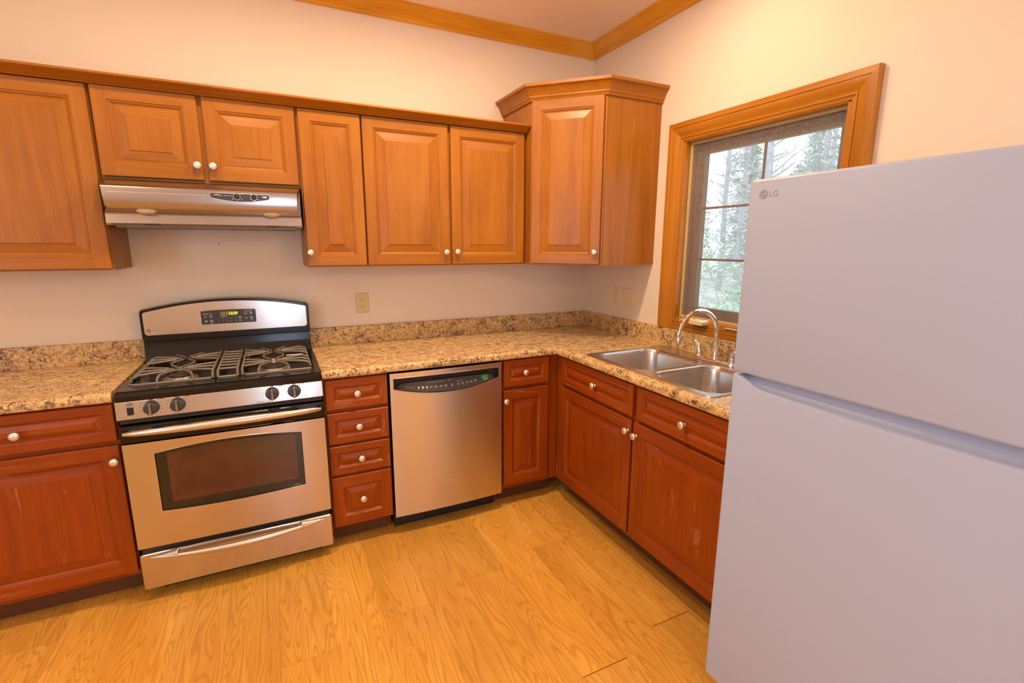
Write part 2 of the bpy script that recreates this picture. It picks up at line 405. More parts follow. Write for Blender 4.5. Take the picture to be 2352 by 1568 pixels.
# crown moulding of the ceiling (profile d out from the wall, z)
def crown_prof():
    return [(0, 2.697), (0.012, 2.697), (0.016, 2.703), (0.016, 2.712), (0.022, 2.716), (0.030, 2.722), (0.046, 2.735), (0.060, 2.750), (0.070, 2.758), (0.078, 2.760), (0.084, 2.765), (0.084, CEIL), (0, CEIL)]
def crown_run(name, along, mat):
    loops = []
    if along == 'back': ends = [('x', RX0), ('c', 0)]
    if along == 'back': loops = [[(RX0, -d, z) for d, z in crown_prof()], [(-d, -d, z) for d, z in crown_prof()]]
    else: loops = [[(-d, -d, z) for d, z in crown_prof()], [(-d, RY0, z) for d, z in crown_prof()]]
    return struct(MB().loft(loops).build(name, mat, angle=25))
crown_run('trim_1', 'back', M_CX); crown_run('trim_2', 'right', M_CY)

# recessed lamps in the ceiling (all above the frame of the photograph)
for (cx_, cy_, pw) in CANS:
    rl_ = thing('ceiling_light', 'round recessed ceiling light with a pale trim ring', 'ceiling light', (cx_, cy_, CEIL), 0, 'recessed ceiling lights')
    MB().lathe([(0.068, -0.001), (0.090, -0.001), (0.090, -0.005), (0.072, -0.012), (0.068, -0.010), (0.068, -0.001)], 28, caps=False).build('trim_ring', M_IVORY, rl_)
    MB().lathe([(0.0005, -0.0045), (0.067, -0.0045), (0.067, -0.001), (0.0005, -0.001)], 28).build('diffuser', M_LAMP, rl_)

# unseen globe lamps behind the camera, added as wall fill, placed by cast shadows
for (px_, py_, pw) in ((-0.35, -4.6, 26), (-4.1, -4.7, 7)):
    pl_ = thing('fill_pendant', 'unseen round globe lamp added behind the camera as fill, hanging on a rod', 'added pendant light', (px_, py_, CEIL), 0, 'added globe lamps')
    MB().lathe([(0.0005, -0.001), (0.06, -0.001), (0.06, -0.012), (0.02, -0.03), (0.006, -0.032), (0.006, -0.36), (0.0005, -0.36)], 20).build('rod', M_NICKEL, pl_)
    MB().lathe([(max(0.0005, 0.11*math.sin(PI*i/16)), -0.465-0.11*math.cos(PI*i/16)) for i in range(17)], 28).build('globe', emis('globe_glow', WARM, pw/(PI*4*PI*0.11**2)), pl_)

# ------------------------------------------------------------------ kitchen window
win = struct(group_empty('window_1', (0, 0, 0)))
CY0, CY1, CZT, CZB = -0.772, -1.826, 2.134, 1.018
# casing profile: offset q from the outer edge inward, thickness out of the wall
CP = [(0.000, 0.0), (0.000, 0.026), (0.004, 0.030), (0.026, 0.030), (0.028, 0.026), (0.031, 0.026), (0.036, 0.026), (0.050, 0.022), (0.064, 0.014), (0.074, 0.011), (0.077, 0.016), (0.082, 0.016), (0.085, 0.011), (0.098, 0.009), (0.100, 0.0)]
def casing_piece(a, b, am, bm_, mat):
    # a,b: outer corner points (y,z); am,bm_: inward unit shift per q at each end
    l0 = [(-t, a[0]+am[0]*q, a[1]+am[1]*q) for q, t in CP]; l1 = [(-t, b[0]+bm_[0]*q, b[1]+bm_[1]*q) for q, t in CP]
    return MB().loft([l0, l1]).build('casing', mat, win, angle=20)
casing_piece((CY0, CZB), (CY0, CZT), (-1, 0), (-1, -1), M_PZ)
casing_piece((CY0, CZT), (CY1, CZT), (-1, -1), (1, -1), M_PY)
casing_piece((CY1, CZT), (CY1, CZB), (1, -1), (1, 0), M_PZ)
# lower trim / stool under the sash
MB().box(-0.016, 0.06, CY0-0.094, CY1+0.094, 1.018, 1.040).box(-0.010, 0.06, CY0-0.094, CY1+0.094, 1.040, 1.054).box(-0.003, 0.06, CY0-0.094, CY1+0.094, 1.054, 1.070).build('window_sill', M_PY, win, bevel=0.003)
# jamb lining
MB().box(-0.005, T, WY0-0.016, WY0, 1.06, WZ1).box(-0.005, T, WY1, WY1+0.016, 1.06, WZ1).box(-0.005, T, WY1, WY0, WZ1-0.014, WZ1).box(0.0, T, WY1, WY0, WZ0, 1.085).build('jamb', M_PZ, win, bevel=0.002)
def frame_yz(name, x0, x1, ya, yb, za, zb, w, mat, parent, bev=0.002):
    return MB().box(x0, x1, ya, ya-w, za, zb).box(x0, x1, yb, yb+w, za, zb).box(x0, x1, ya-w, yb+w, za, za+w).box(x0, x1, ya-w, yb+w, zb-w, zb).build(name, mat, parent, bevel=bev)
frame_yz('screen_frame', 0.030, 0.040, WY0-0.016, WY1+0.016, 1.085, WZ1-0.014, 0.014, M_GOLD, win)
MB().box(0.0345, 0.0355, WY0-0.028, WY1+0.028, 1.097, WZ1-0.026).build('insect_screen', M_SCREEN, win)
frame_yz('sash', 0.075, 0.112, WY0-0.016, WY1+0.016, 1.086, WZ1-0.014, 0.062, M_SASH, win, 0.004)
GY0, GY1, GZ0, GZ1 = WY0-0.078, WY1+0.078, 1.148, WZ1-0.076
pane = MB().box(0.094, 0.098, GY0+0.004, GY1-0.004, GZ0-0.004, GZ1+0.004).build('pane', M_GLASS, win)
gr = MB(); gyc = (GY0+GY1)/2
gr.box(0.086, 0.094, gyc-0.006, gyc+0.006, GZ0, GZ1)
for k in (1, 2):
    zz = GZ0 + (GZ1-GZ0)*k/3 - 0.010; gr.box(0.086, 0.094, GY0, GY1, zz-0.006, zz+0.006)
gr.build('grille', M_SASH, win, bevel=0.001)
ck = MB().loft([[(-0.048+0.0*i, y, z) for (y, z) in rrect(-1.125, -1.035, 1.071, 1.090, 0.005, 3)] for i in range(1)] + [[(0.000, y, z) for (y, z) in rrect(-1.128, -1.032, 1.070, 1.096, 0.006, 3)]]).build('crank_housing', M_IVORY, win)
MB().tube([(-0.035, -1.06, 1.090), (-0.042, -1.03, 1.098), (-0.048, -1.00, 1.092), (-0.050, -0.975, 1.080)], [0.009, 0.009, 0.008, 0.007], 10, flat=(1, 0.7)).build('crank_handle', M_IVORY, win)
MB().tube([(-0.008, -1.24, 1.073), (-0.008, -1.70, 1.073)], 0.0035, 8).build('lock_rail', M_CHROME, win)

# ------------------------------------------------------------------ cabinets
def knob(parent, x, y, z, r=0.0165):
    return MB().lathe([(0.0085, 0), (0.0085, -0.002), (0.0055, -0.005), (0.0052, -0.012), (0.010, -0.0155), (r, -0.018), (r, -0.021), (r*0.93, -0.0245), (r*0.7, -0.0275), (r*0.3, -0.029), (0.0004, -0.0292)], 20, (x, y, z), 'y').build('knob', M_NICKEL, parent, angle=50)
def raised(x0, x1, z0, z1, y, t, fr, mats, name, parent, bev=0.038, drawer=False):
    """raised panel front: back at y, face at y-t"""
    w, h = x1-x0, z1-z0
    mb = MB()
    fs = fr
    prof = [(fs, t), (fs+0.002, t-0.0035), (fs+0.007, t-0.0045), (fs+0.012, t-0.009), (fs+0.015, t-0.0105), (fs+0.017, t-0.0105)]
    if drawer: prof = [(fs, t), (fs+0.002, t-0.003), (fs+0.006, t-0.004), (fs+0.010, t-0.009), (fs+0.012, t-0.0095)]
    q = prof[-1][0]
    prof += [(q+0.001, t-0.0095), (q+bev, t-0.0035), (q+bev+0.001, t-0.001)]
    def rect(d, yy): return [(x0+d, y-yy, z0+d), (x1-d, y-yy, z0+d), (x1-d, y-yy, z1-d), (x0+d, y-yy, z1-d)]
    lps = [rect(0, 0), rect(0, t-0.003), rect(0.003, t)]
    def ring(a, b):
        for i in range(4):
            j = (i+1) % 4
            mb.quad([a[i], a[j], b[j], b[i]], 1 if i in (0, 2) else 0)
    ring(lps[0], lps[1]); ring(lps[1], lps[2])
    # flat of the frame: full-height stiles, rails between them
    e = 0.003
    Y = y-t
    mb.quad([(x0+e, Y, z0+e), (x0+fs, Y, z0+e), (x0+fs, Y, z1-e), (x0+e, Y, z1-e)], 0)
    mb.quad([(x1-fs, Y, z0+e), (x1-e, Y, z0+e), (x1-e, Y, z1-e), (x1-fs, Y, z1-e)], 0)
    mb.quad([(x0+fs, Y, z0+e), (x1-fs, Y, z0+e), (x1-fs, Y, z0+fs), (x0+fs, Y, z0+fs)], 1)
    mb.quad([(x0+fs, Y, z1-fs), (x1-fs, Y, z1-fs), (x1-fs, Y, z1-e), (x0+fs, Y, z1-e)], 1)
    for a in range(len(prof)-1): ring(rect(*prof[a]), rect(*prof[a+1]))
    d, tt = prof[-1]
    mb.quad(rect(d, tt), 1 if drawer else 0)
    mb.quad(list(reversed(rect(0, 0))), 0)
    return mb.build(name, mats, parent, smooth=False)
UP = [M_WV, M_WH]; LO = [M_BV, M_BH]
ZB, ZT = 1.374, 2.122

def wall_carcass(parent, w, z0, z1, dep=0.305):
    mb = MB()
    mb.box(0, 0.016, 0, -dep+0.019, z0, z1).box(w-0.016, w, 0, -dep+0.019, z0, z1)
    mb.box(0.016, w-0.016, 0, -dep+0.019, z0+0.012, z0+0.028, 1).box(0.016, w-0.016, 0, -dep+0.019, z1-0.016, z1, 1).box(0.016, w-0.016, 0, -0.006, z0+0.028, z1-0.016)
    mb.build('carcass', UP, parent, smooth=False)
    ff = MB(); a, b = -dep+0.019, -dep
    ff.box(0, 0.035, a, b, z0, z1).box(w-0.035, w, a, b, z0, z1).box(0.035, w-0.035, a, b, z0, z0+0.035, 1).box(0.035, w-0.035, a, b, z1-0.045, z1, 1)
    return ff
def wall_cabinet(label, x0, x1, z0, doors, knobs):
    c = thing('wall_cabinet', label, 'cabinet', (x0, 0, 0), 0, 'cherry wall cabinets')
    ff = wall_carcass(c, x1-x0, z0, ZT)
    if len(doors) > 1:
        m_ = (doors[0][1]+doors[1][0])/2 - x0; ff.box(m_-0.018, m_+0.018, -0.286, -0.305, z0+0.035, ZT-0.045)
    ff.build('face_frame', UP, c, smooth=False)
    for (a, b, zl, zh), (kx, kz) in zip(doors, knobs):
        d = raised(a-x0, b-x0, zl, zh, -0.306, 0.020, 0.052, UP, 'door', c)
        knob(d, kx-x0, -0.326, kz)
    return c
wall_cabinet('tall single-door cherry wall cabinet at far left, left of the steel hood', -3.255, -2.666, ZB, [(-3.248, -2.671, 1.379, 2.112)], [(-3.22, 1.445)])
wall_cabinet('short two-door cherry wall cabinet directly above the steel range hood', -2.664, -1.899, 1.755, [(-2.658, -2.294, 1.762, 2.114), (-2.276, -1.906, 1.762, 2.114)], [(-2.314, 1.824), (-2.255, 1.824)])
wall_cabinet('narrow single-door cherry wall cabinet just right of the range hood', -1.898, -1.604, ZB, [(-1.892, -1.608, 1.379, 2.112)], [(-1.879, 1.445)])
wall_cabinet('two-door cherry wall cabinet between the narrow cabinet and the tall corner cabinet', -1.603, -0.678, ZB, [(-1.600, -1.155, 1.379, 2.112), (-1.140, -0.692, 1.379, 2.112)], [(-1.179, 1.445), (-1.115, 1.447)])

# the long moulding on top of the wall cabinets
cm = [(-0.300, 2.123), (-0.327, 2.123), (-0.327, 2.114), (-0.334, 2.114), (-0.337, 2.118), (-0.345, 2.121), (-0.354, 2.128), (-0.366, 2.134), (-0.374, 2.137), (-0.380, 2.142), (-0.380, 2.150), (-0.300, 2.150)]
tag(MB().prism(cm, 'x', -3.27, -0.6805).build('cabinet_top_molding', M_WH, angle=25), 'long thin cherry molding strip running along the tops of the wall cabinets', 'molding')

# diagonal corner wall cabinet
cc = thing('corner_wall_cabinet', 'tall angled cherry corner wall cabinet with one door and stepped crown, beside the window', 'cabinet', (0, 0, 0))
PA = [(0, 0), (-0.675, 0), (-0.675, -0.375), (-0.375, -0.675), (0, -0.675)]
CT = 2.285
cb = MB()
PI_ = [(-0.007, -0.007), (-0.658, -0.007), (-0.658, -0.368), (-0.368, -0.658), (-0.007, -0.658)]
cb.prism(PI_, 'z', ZB+0.003, ZB+0.02).prism(PI_, 'z', CT-0.016, CT-0.001)
cb.box(-0.675, -0.659, 0, -0.372, ZB, CT).box(0, -0.372, -0.675, -0.659, ZB, CT).box(-0.659, 0, -0.006, 0, ZB, CT).box(-0.006, 0, -0.659, -0.006, ZB, CT)
cb.build('carcass', M_WV, cc, smooth=False)
dg = group_empty('tmp'); bpy.data.objects.remove(dg)
# face frame and door built in a frame whose x runs along the diagonal
DW_ = math.hypot(0.3, 0.3)
ffm = MB()
ffm.box(0, 0.03, 0, 0.019, ZB, CT).box(DW_-0.03, DW_, 0, 0.019, ZB, CT).box(0.03, DW_-0.03, 0, 0.019, ZB, ZB+0.035, 1).box(0.03, DW_-0.03, 0, 0.019, CT-0.045, CT, 1)
ffm.build('face_frame', UP, cc, (-0.675, -0.375, 0), (0, 0, -PI/4), smooth=False)
dd = raised(0.010, DW_-0.014, 1.380, 2.270, -0.001, 0.020, 0.052, UP, 'door', cc)
dd.location = (-0.675, -0.375, 0); dd.rotation_euler = (0, 0, -PI/4)
knob(dd, DW_-0.040, -0.021, 1.447)
prof = [(-0.003, 2.270), (0.010, 2.270), (0.013, 2.280), (0.020, 2.288), (0.020, 2.294), (0.024, 2.300), (0.034, 2.322), (0.044, 2.332), (0.050, 2.334), (0.054, 2.338), (0.054, 2.352), (-0.003, 2.352)]
def offs(d):
    k = d*math.tan(PI/8)
    return [(-0.675-d, 0), (-0.675-d, -0.375-k), (-0.375-k, -0.675-d), (0, -0.675-d)]
loops = []
for i in range(4): loops.append([(*offs(d)[i], z) for d, z in prof])
MB().loft(loops).build('crown', M_WH, cc, angle=25)
MB().prism([(-0.001, -0.001), (-0.674, -0.001), (-0.674, -0.374), (-0.374, -0.674), (-0.001, -0.674)], 'z', 2.336, 2.350).build('top_panel', M_WH, cc, smooth=False)

# base cabinets; local frame: x along the run, y out of the wall is negative
BT = 0.874
def base_cabinet(label, loc, rz, w, fronts, name='base_cabinet', rails=(), dep=0.609, mid=None, stile=(0.035, 0.035)):
    c = thing(name, label, 'cabinet', loc, rz, 'cherry base cabinets')
    mb = MB()
    side = [(0, 0), (-dep+0.09, 0), (-dep+0.09, 0.105), (-dep+0.019, 0.105), (-dep+0.019, BT), (0, BT)]
    mb.prism(side, 'x', 0, 0.016).prism(side, 'x', w-0.016, w)
    mb.box(0.016, w-0.016, 0, -dep+0.019, 0.105, 0.121, 1).box(0.016, w-0.016, -0.006, 0, 0.121, BT)
    mb.build('carcass', LO, c, smooth=False)
    ff = MB(); a, b = -dep+0.019, -dep
    ff.box(0, stile[0], a, b, 0.105, BT).box(w-stile[1], w, a, b, 0.105, BT).box(stile[0], w-stile[1], a, b, 0.105, 0.145, 1).box(stile[0], w-stile[1], a, b, 0.835, BT, 1)
    for zr in rails:
        for xa, xb in ([(stile[0], w-stile[1])] if mid is None else [(stile[0], mid-0.03), (mid+0.03, w-stile[1])]): ff.box(xa, xb, a, b, zr-0.018, zr+0.018, 1)
    if mid is not None: ff.box(mid-0.03, mid+0.03, a, b, 0.145, 0.835)
    ff.build('face_frame', LO, c, smooth=False)
    MB().box(0.017, w-0.017, -dep+0.088, -dep+0.076, 0.002, 0.104).build('toe_kick', M_DARKW, c, bevel=0.001)
    for (kind, x0, x1, z0, z1, kx, kz) in fronts:
        if kind == 'drawer': o = raised(x0, x1, z0, z1, -dep-0.001, 0.020, 0.034, LO, 'drawer', c, 0.020, True)
        elif kind == 'bigdrawer': o = raised(x0, x1, z0, z1, -dep-0.001, 0.020, 0.052, LO, 'drawer', c, 0.022, True)
        else: o = raised(x0, x1, z0, z1, -dep-0.001, 0.020, 0.052, LO, 'door', c)
        knob(o, kx, -dep-0.021, kz)
    return c
base_cabinet('cherry base cabinet at far left, one drawer over one door, left of the stove', (-3.258, 0, 0), 0, 0.597,
             [('drawer', 0.008, 0.592, 0.714, 0.866, 0.299, 0.789), ('door', 0.008, 0.592, 0.128, 0.694, 0.573, 0.632)], rails=(0.704,))
base_cabinet('narrow cherry base cabinet of four stacked drawers between stove and dishwasher', (-1.889, 0, 0), 0, 0.299,
             [('drawer', 0.007, 0.293, 0.718, 0.864, 0.149, 0.790), ('drawer', 0.007, 0.293, 0.546, 0.700, 0.149, 0.625), ('drawer', 0.007, 0.293, 0.388, 0.534, 0.152, 0.461), ('bigdrawer', 0.007, 0.293, 0.114, 0.373, 0.149, 0.247)], rails=(0.709, 0.54, 0.38))
base_cabinet('narrow cherry base cabinet between dishwasher and inner corner, drawer over door', (-0.978, 0, 0), 0, 0.369,
             [('drawer', 0.012, 0.297, 0.716, 0.866, 0.141, 0.792), ('door', 0.012, 0.297, 0.132, 0.697, 0.022, 0.639)], rails=(0.706,), stile=(0.035, 0.095))
base_cabinet('wide cherry sink base cabinet under the window, two drawer fronts over two scuffed doors', (0, -0.6125, 0), -PI/2, 1.335,
             [('drawer', 0.072, 0.682, 0.715, 0.866, 0.392, 0.787), ('drawer', 0.714, 1.318, 0.713, 0.866, 1.000, 0.786),
              ('door', 0.072, 0.682, 0.131, 0.696, 0.662, 0.642), ('door', 0.698, 1.318, 0.122, 0.696, 0.722, 0.636)], rails=(0.706,), mid=0.690, stile=(0.095, 0.035))

# ------------------------------------------------------------------ countertops
NOSE = [(0.030, 0.8755), (0.004, 0.8755), (0.0012, 0.878), (0.0, 0.883), (0.0, 0.899), (0.002, 0.906), (0.006, 0.911), (0.013, 0.914), (0.045, 0.914)]
CZ = 0.914
ct = thing('countertop', 'speckled brown laminate countertop, long L-shaped piece holding the sink', 'countertop')
mb = MB()
FRONT_ = -0.642; XL = -1.892; YE = -1.950
mb.loft([[(XL, FRONT_+d, z) for d, z in NOSE], [(FRONT_+d, FRONT_+d, z) for d, z in NOSE], [(FRONT_+d, YE, z) for d, z in NOSE]], closed=False, cap0=False, cap1=False)
I = FRONT_+0.045
HX0, HX1, HY0, HY1 = -0.575, -0.060, -0.880, -1.678
def flat(x0, x1, y0, y1): mb.quad([(x0, y0, CZ), (x1, y0, CZ), (x1, y1, CZ), (x0, y1, CZ)])
flat(XL, I, I, -0.001); flat(I, -0.001, I, -0.001); flat(I, -0.001, HY0, I); flat(I, HX0, HY1, HY0); flat(HX1, -0.001, HY1, HY0); flat(I, -0.001, YE, HY1)
# cut ends and underside
mb.quad([(XL, -0.001, CZ), (XL, -0.001, 0.8755)] + [(XL, FRONT_+d, z) for d, z in NOSE][0:])
mb.quad([(-0.001, YE, CZ), (-0.001, YE, 0.8755)] + [(FRONT_+d, YE, z) for d, z in NOSE][0:])
for (xa, xb, ya, yb) in ((HX0, HX1, HY0, HY0), (HX0, HX1, HY1, HY1), (HX0, HX0, HY0, HY1), (HX1, HX1, HY0, HY1)):
    mb.quad([(xa, ya, CZ), (xb, yb, CZ), (xb, yb, 0.8755), (xa, ya, 0.8755)])
mb.quad([(XL, -0.001, 0.8755), (-0.62, -0.001, 0.8755), (-0.62, -0.61, 0.8755), (XL, -0.61, 0.8755)])
mb.build('worktop', M_COUNTER, ct, angle=40)
BS = MB()
sp = [(0.001, CZ), (0.001, 1.016), (0.016, 1.016), (0.019, 1.013), (0.019, CZ)]
BS.loft([[(XL, -d, z) for d, z in sp], [(-d, -d, z) for d, z in sp], [(-d, YE, z) for d, z in sp]])
BS.build('backsplash', M_COUNTER, ct, angle=30)
cl = thing('countertop', 'speckled brown laminate countertop, short piece left of the stove', 'countertop')
XA, XB = -3.275, -2.6625
mb = MB().loft([[(XA, FRONT_+d, z) for d, z in NOSE] + [(XA, -0.001, CZ), (XA, -0.001, 0.8755)], [(XB, FRONT_+d, z) for d, z in NOSE] + [(XB, -0.001, CZ), (XB, -0.001, 0.8755)]])
mb.build('worktop', M_COUNTER, cl, angle=40)
MB().loft([[(XA, -d, z) for d, z in sp], [(XB, -d, z) for d, z in sp]]).build('backsplash', M_COUNTER, cl, angle=30)

# ------------------------------------------------------------------ sink and faucet
sk = thing('kitchen_sink', 'stainless steel double-bowl drop-in sink set in the countertop below the window', 'sink', (0, 0, 0))
SX0, SX1, SY0, SY1 = -0.595, -0.042, -1.700, -0.856
zt = 0.9175
outer = rrect(SX0, SX1, SY0, SY1, 0.022, 4)
bowls = [(-0.552, -0.165, -1.268, -0.884), (-0.552, -0.165, -1.672, -1.308)]
RB = 0.075
dk = MB()
for bw, (ya, yb) in zip(bowls, ((-1.288, SY1-0.012), (SY0+0.012, -1.288))):
    o_l = rrect(SX0+0.012, SX1-0.012, ya, yb, 0.0006, 8); i_l = rrect(bw[0]-0.006, bw[1]+0.006, bw[2]-0.006, bw[3]+0.006, RB+0.003, 8)
    dk.loft([[(x, y, zt-0.0008) for x, y in o_l], [(x, y, zt-0.0008) for x, y in i_l]], cap0=False, cap1=False)
dk.loft([[(x, y, z) for x, y in rrect(SX0+i, SX1-i, SY0+i, SY1-i, max(0.016, 0.022-i), 4)] for i, z in ((0, 0.9145), (0.001, 0.9165), (0.004, zt+0.0012), (0.008, zt+0.0010), (0.012, zt-0.0008))], cap0=False, cap1=False)
dk.build('deck', M_SINK, sk, angle=30)
for bw in bowls:
    lv = []
    for (i, z) in ((-0.006, zt-0.0008), (-0.003, zt-0.0016), (0.0, zt-0.006), (0.004, zt-0.030), (0.012, zt-0.120), (0.018, zt-0.150), (0.030, zt-0.166), (0.050, zt-0.172)):
        lv.append([(x, y, z) for x, y in rrect(bw[0]+i, bw[1]-i, bw[2]+i, bw[3]-i, max(0.03, RB-i*0.5), 8)])
    bowl = MB().loft(lv, cap0=False, cap1=True).build('basin', M_SINK, sk, angle=50)
    MB().lathe([(0.001, 0.0), (0.012, 0.0), (0.012, 0.006), (0.030, 0.004), (0.042, 0.003), (0.044, 0.0005), (0.044, -0.001)], 24, ((bw[0]+bw[1])/2+0.03, (bw[2]+bw[3])/2, zt-0.171)).build('drain', M_CHROME, bowl)

fx, fy, fz = -0.104, -1.277, zt
fc = thing('faucet', 'chrome high-arc kitchen faucet with two lever handles standing behind the sink', 'faucet', (fx, fy, fz))
MB().loft([[(x, y, z) for x, y in rrect(-0.028+i, 0.028-i, -0.130+i, 0.130-i, 0.026-i, 6)] for i, z in ((0, 0.0), (0, 0.006), (0.003, 0.011), (0.010, 0.014))]).build('base_plate', M_CHROME, fc, angle=40)
spn = [(0, 0, 0.012), (0, 0, 0.05)]
R_ = 0.128; cz_ = 0.135
path = [(0, 0, 0.012), (0, 0, 0.030), (0, 0, 0.034), (0, 0, 0.06), (0, 0, 0.10), (-0.001, 0, cz_)]
rad = [0.0185, 0.0175, 0.0155, 0.0150, 0.0125, 0.0118]
for i in range(1, 17):
    a = PI*0.95*i/16; path.append((-R_+R_*math.cos(a), 0, cz_+R_*math.sin(a))); rad.append(0.0118-0.0012*i/16)
lx, _, lz = path[-1]
path.append((lx+0.002, 0, lz-0.012)); rad.append(0.0106)
MB().tube(path, rad, 16, up=(0, 1, 0)).build('spout', M_CHROME, fc, angle=50)
MB().lathe([(0.0112, 0.004), (0.0128, 0.0), (0.0135, -0.022), (0.0135, -0.028), (0.011, -0.029), (0.0005, -0.027)], 18, (lx+0.003, 0, lz-0.012)).build('aerator', M_CHROME, fc)
for s in (1, -1):
    h = MB().lathe([(0.021, 0.010), (0.021, 0.016), (0.016, 0.026), (0.0145, 0.040), (0.011, 0.052)], 18, (0, s*0.1016, 0))
    h.tube([(0, s*0.1016, 0.030), (-0.002, s*0.104, 0.050), (-0.004, s*0.112, 0.070), (-0.008, s*0.124, 0.082), (-0.012, s*0.138, 0.086), (-0.014, s*0.146, 0.084)], [0.014, 0.0125, 0.0095, 0.0075, 0.0062, 0.003], 12, up=(1, 0, 0))
    h.build('handle', M_CHROME, fc, angle=50)

# ------------------------------------------------------------------ panel with a hole
def holed(x0, x1, zb, zt_, hx0, hx1, hb, ht, yb, yf, depth=0.01, n=24, mat=None, name='front', parent=None):
    """front skin with an opening; zb/zt_/hb/ht/yf are functions of x"""
    def lin(a, b, k): return [a+(b-a)*i/k for i in range(k+1)]
    xs = lin(x0, hx0, 4)[:-1] + lin(hx0, hx1, n) + lin(hx1, x1, 4)[1:]
    mb = MB()
    P = lambda x, z, d=0: (x, yf(x)+d, z)
    for a, b in zip(xs[:-1], xs[1:]):
        inside = a >= hx0-1e-6 and b <= hx1+1e-6
        def col(f0, f1, k=1):
            for q in range(k):
                za = lambda x: f0(x)+(f1(x)-f0(x))*q/k
                zc = lambda x: f0(x)+(f1(x)-f0(x))*(q+1)/k
                mb.quad([P(a, za(a)), P(b, za(b)), P(b, zc(b)), P(a, zc(a))])
        col(zb, hb); col(ht, zt_)
        if not inside: col(hb, ht)
        else:
            mb.quad([P(a, hb(a)), P(b, hb(b)), P(b, hb(b), depth), P(a, hb(a), depth)])
            mb.quad([P(a, ht(a)), P(b, ht(b)), P(b, ht(b), depth), P(a, ht(a), depth)])
        mb.quad([P(a, zt_(a)), P(b, zt_(b)), (b, yb, zt_(b)), (a, yb, zt_(a))])
        mb.quad([P(a, zb(a)), P(b, zb(b)), (b, yb, zb(b)), (a, yb, zb(a))])
    for x in (hx0, hx1): mb.quad([P(x, hb(x)), P(x, ht(x)), P(x, ht(x), depth), P(x, hb(x), depth)])
    for x in (x0, x1): mb.quad([P(x, zb(x)), P(x, zt_(x)), (x, yb, zt_(x)), (x, yb, zb(x))])
    # weld
    me = bpy.data.meshes.new('t'); me.from_pydata(mb.v, [], mb.f); bm = bmesh.new(); bm.from_mesh(me)
    bmesh.ops.remove_doubles(bm, verts=bm.verts, dist=1e-5); bm.to_mesh(me); bm.free()
    out = MB(); out.v = [tuple(v.co) for v in me.vertices]; out.f = [tuple(p.vertices) for p in me.polygons]; out.m = [0]*len(out.f)
    bpy.data.meshes.remove(me)
    return out.build(name, mat, parent, angle=30)
K = lambda c: (lambda x: c)

# ------------------------------------------------------------------ stove (gas range)
SXC = -2.2715
st = thing('gas_range', 'freestanding stainless steel gas stove with black cooktop, arched backguard and wide oven door', 'stove', (SXC, 0, 0))
HWD = 0.3765
MB().box(-0.368, 0.368, -0.075, -0.600, 0.060, 0.896).box(-0.33, 0.33, -0.12, -0.585, 0.0, 0.060).build('body', M_BLACKM, st, bevel=0.003)
# cooktop pan
def rl(x0, x1, y0, y1, r, z, n=5): return [(x, y, z) for x, y in rrect(x0, x1, y0, y1, r, n)]
cp = MB().loft([rl(-0.380, 0.380, -0.666, -0.060, 0.012, 0.880), rl(-0.380, 0.380, -0.666, -0.060, 0.012, 0.899), rl(-0.378, 0.378, -0.660, -0.062, 0.014, 0.911), rl(-0.372, 0.372, -0.650, -0.066, 0.016, 0.9165),
                rl(-0.356, 0.342+0.012, -0.560, -0.100, 0.030, 0.9165), rl(-0.350, 0.348, -0.554, -0.106, 0.026, 0.903), rl(-0.340, 0.338, -0.545, -0.115, 0.02, 0.900)]).build('cooktop', M_BLACK, st, angle=15)
# control panel
MB().loft([[(x, y, z) for (y, z) in ((-0.600, 0.803), (-0.668, 0.803), (-0.674, 0.808), (-0.667, 0.878), (-0.662, 0.880), (-0.600, 0.880))] for x in (-0.378, 0.378)]).build('control_panel', M_STEEL, st, bevel=0.002)
MB().box(-0.374, 0.374, -0.60, -0.655, 0.785, 0.802).build('vent_strip', M_BLACKM, st)
for kx in (-0.2615, -0.1735, 0.1715, 0.2595):
    kz = 0.847
    k = MB().lathe([(0.0005, -0.0275), (0.020, -0.0270), (0.0235, -0.024), (0.0265, -0.006), (0.0275, -0.004), (0.0275, 0.004)], 28, (kx, -0.671, kz), 'y').build('knob', M_KNOB, st, angle=30)
    MB().loft([[(kx+dx, -0.671-yy, kz+zz) for dx, zz in ((-0.0055, -0.024), (0.0055, -0.024), (0.0045, 0.026), (-0.0045, 0.026))] for yy in (0.026, 0.034)]).build('grip', M_GRIP, k, bevel=0.0025)
    tk = MB()
    for i in range(11):
        a = math.radians(-210 + 24*i) if i < 11 else 0
        ax = kx + 0.036*math.cos(a); az = kz + 0.036*math.sin(a)
        yy = -0.6713 + (az-0.843)*0.1
        tk.box(ax-0.0011, ax+0.0011, yy-0.0016, yy, az-0.0011, az+0.0011)
    tk.build('dial_marks', M_MARKD, st)
    tk = MB()
    tk.box(kx-0.006, kx-0.001, -0.6690, -0.6670, kz+0.029, kz+0.0325).box(kx+0.001, kx+0.006, -0.6690, -0.6670, kz+0.029, kz+0.0325)
    tk.build('burner_symbol', M_MARKD, st)
    MB().box(kx+0.022, kx+0.026, -0.6690, -0.6672, kz+0.028, kz+0.033).box(kx+0.029, kx+0.044, -0.6690, -0.6672, kz+0.029, kz+0.0315).build('flame_mark', M_MARKR, st)
sw = MB().box(-0.341, -0.320, -0.668, -0.6755, 0.824, 0.855).build('light_switch', M_BLACKM, st, bevel=0.002)
MB().prism([(-0.673, 0.828), (-0.681, 0.836), (-0.677, 0.851), (-0.673, 0.851)], 'x', -0.337, -0.324).build('rocker', M_BLACK, sw)
text('lettering', 'OVEN\nLIGHT', 0.0068, M_MARKD, st, (-0.3305, -0.6705, 0.8685), FRONT, align='CENTER')
text('lettering', 'PRECISE SIMMER', 0.008, M_MARKD, st, (0.108, -0.6745, 0.8115), FRONT)
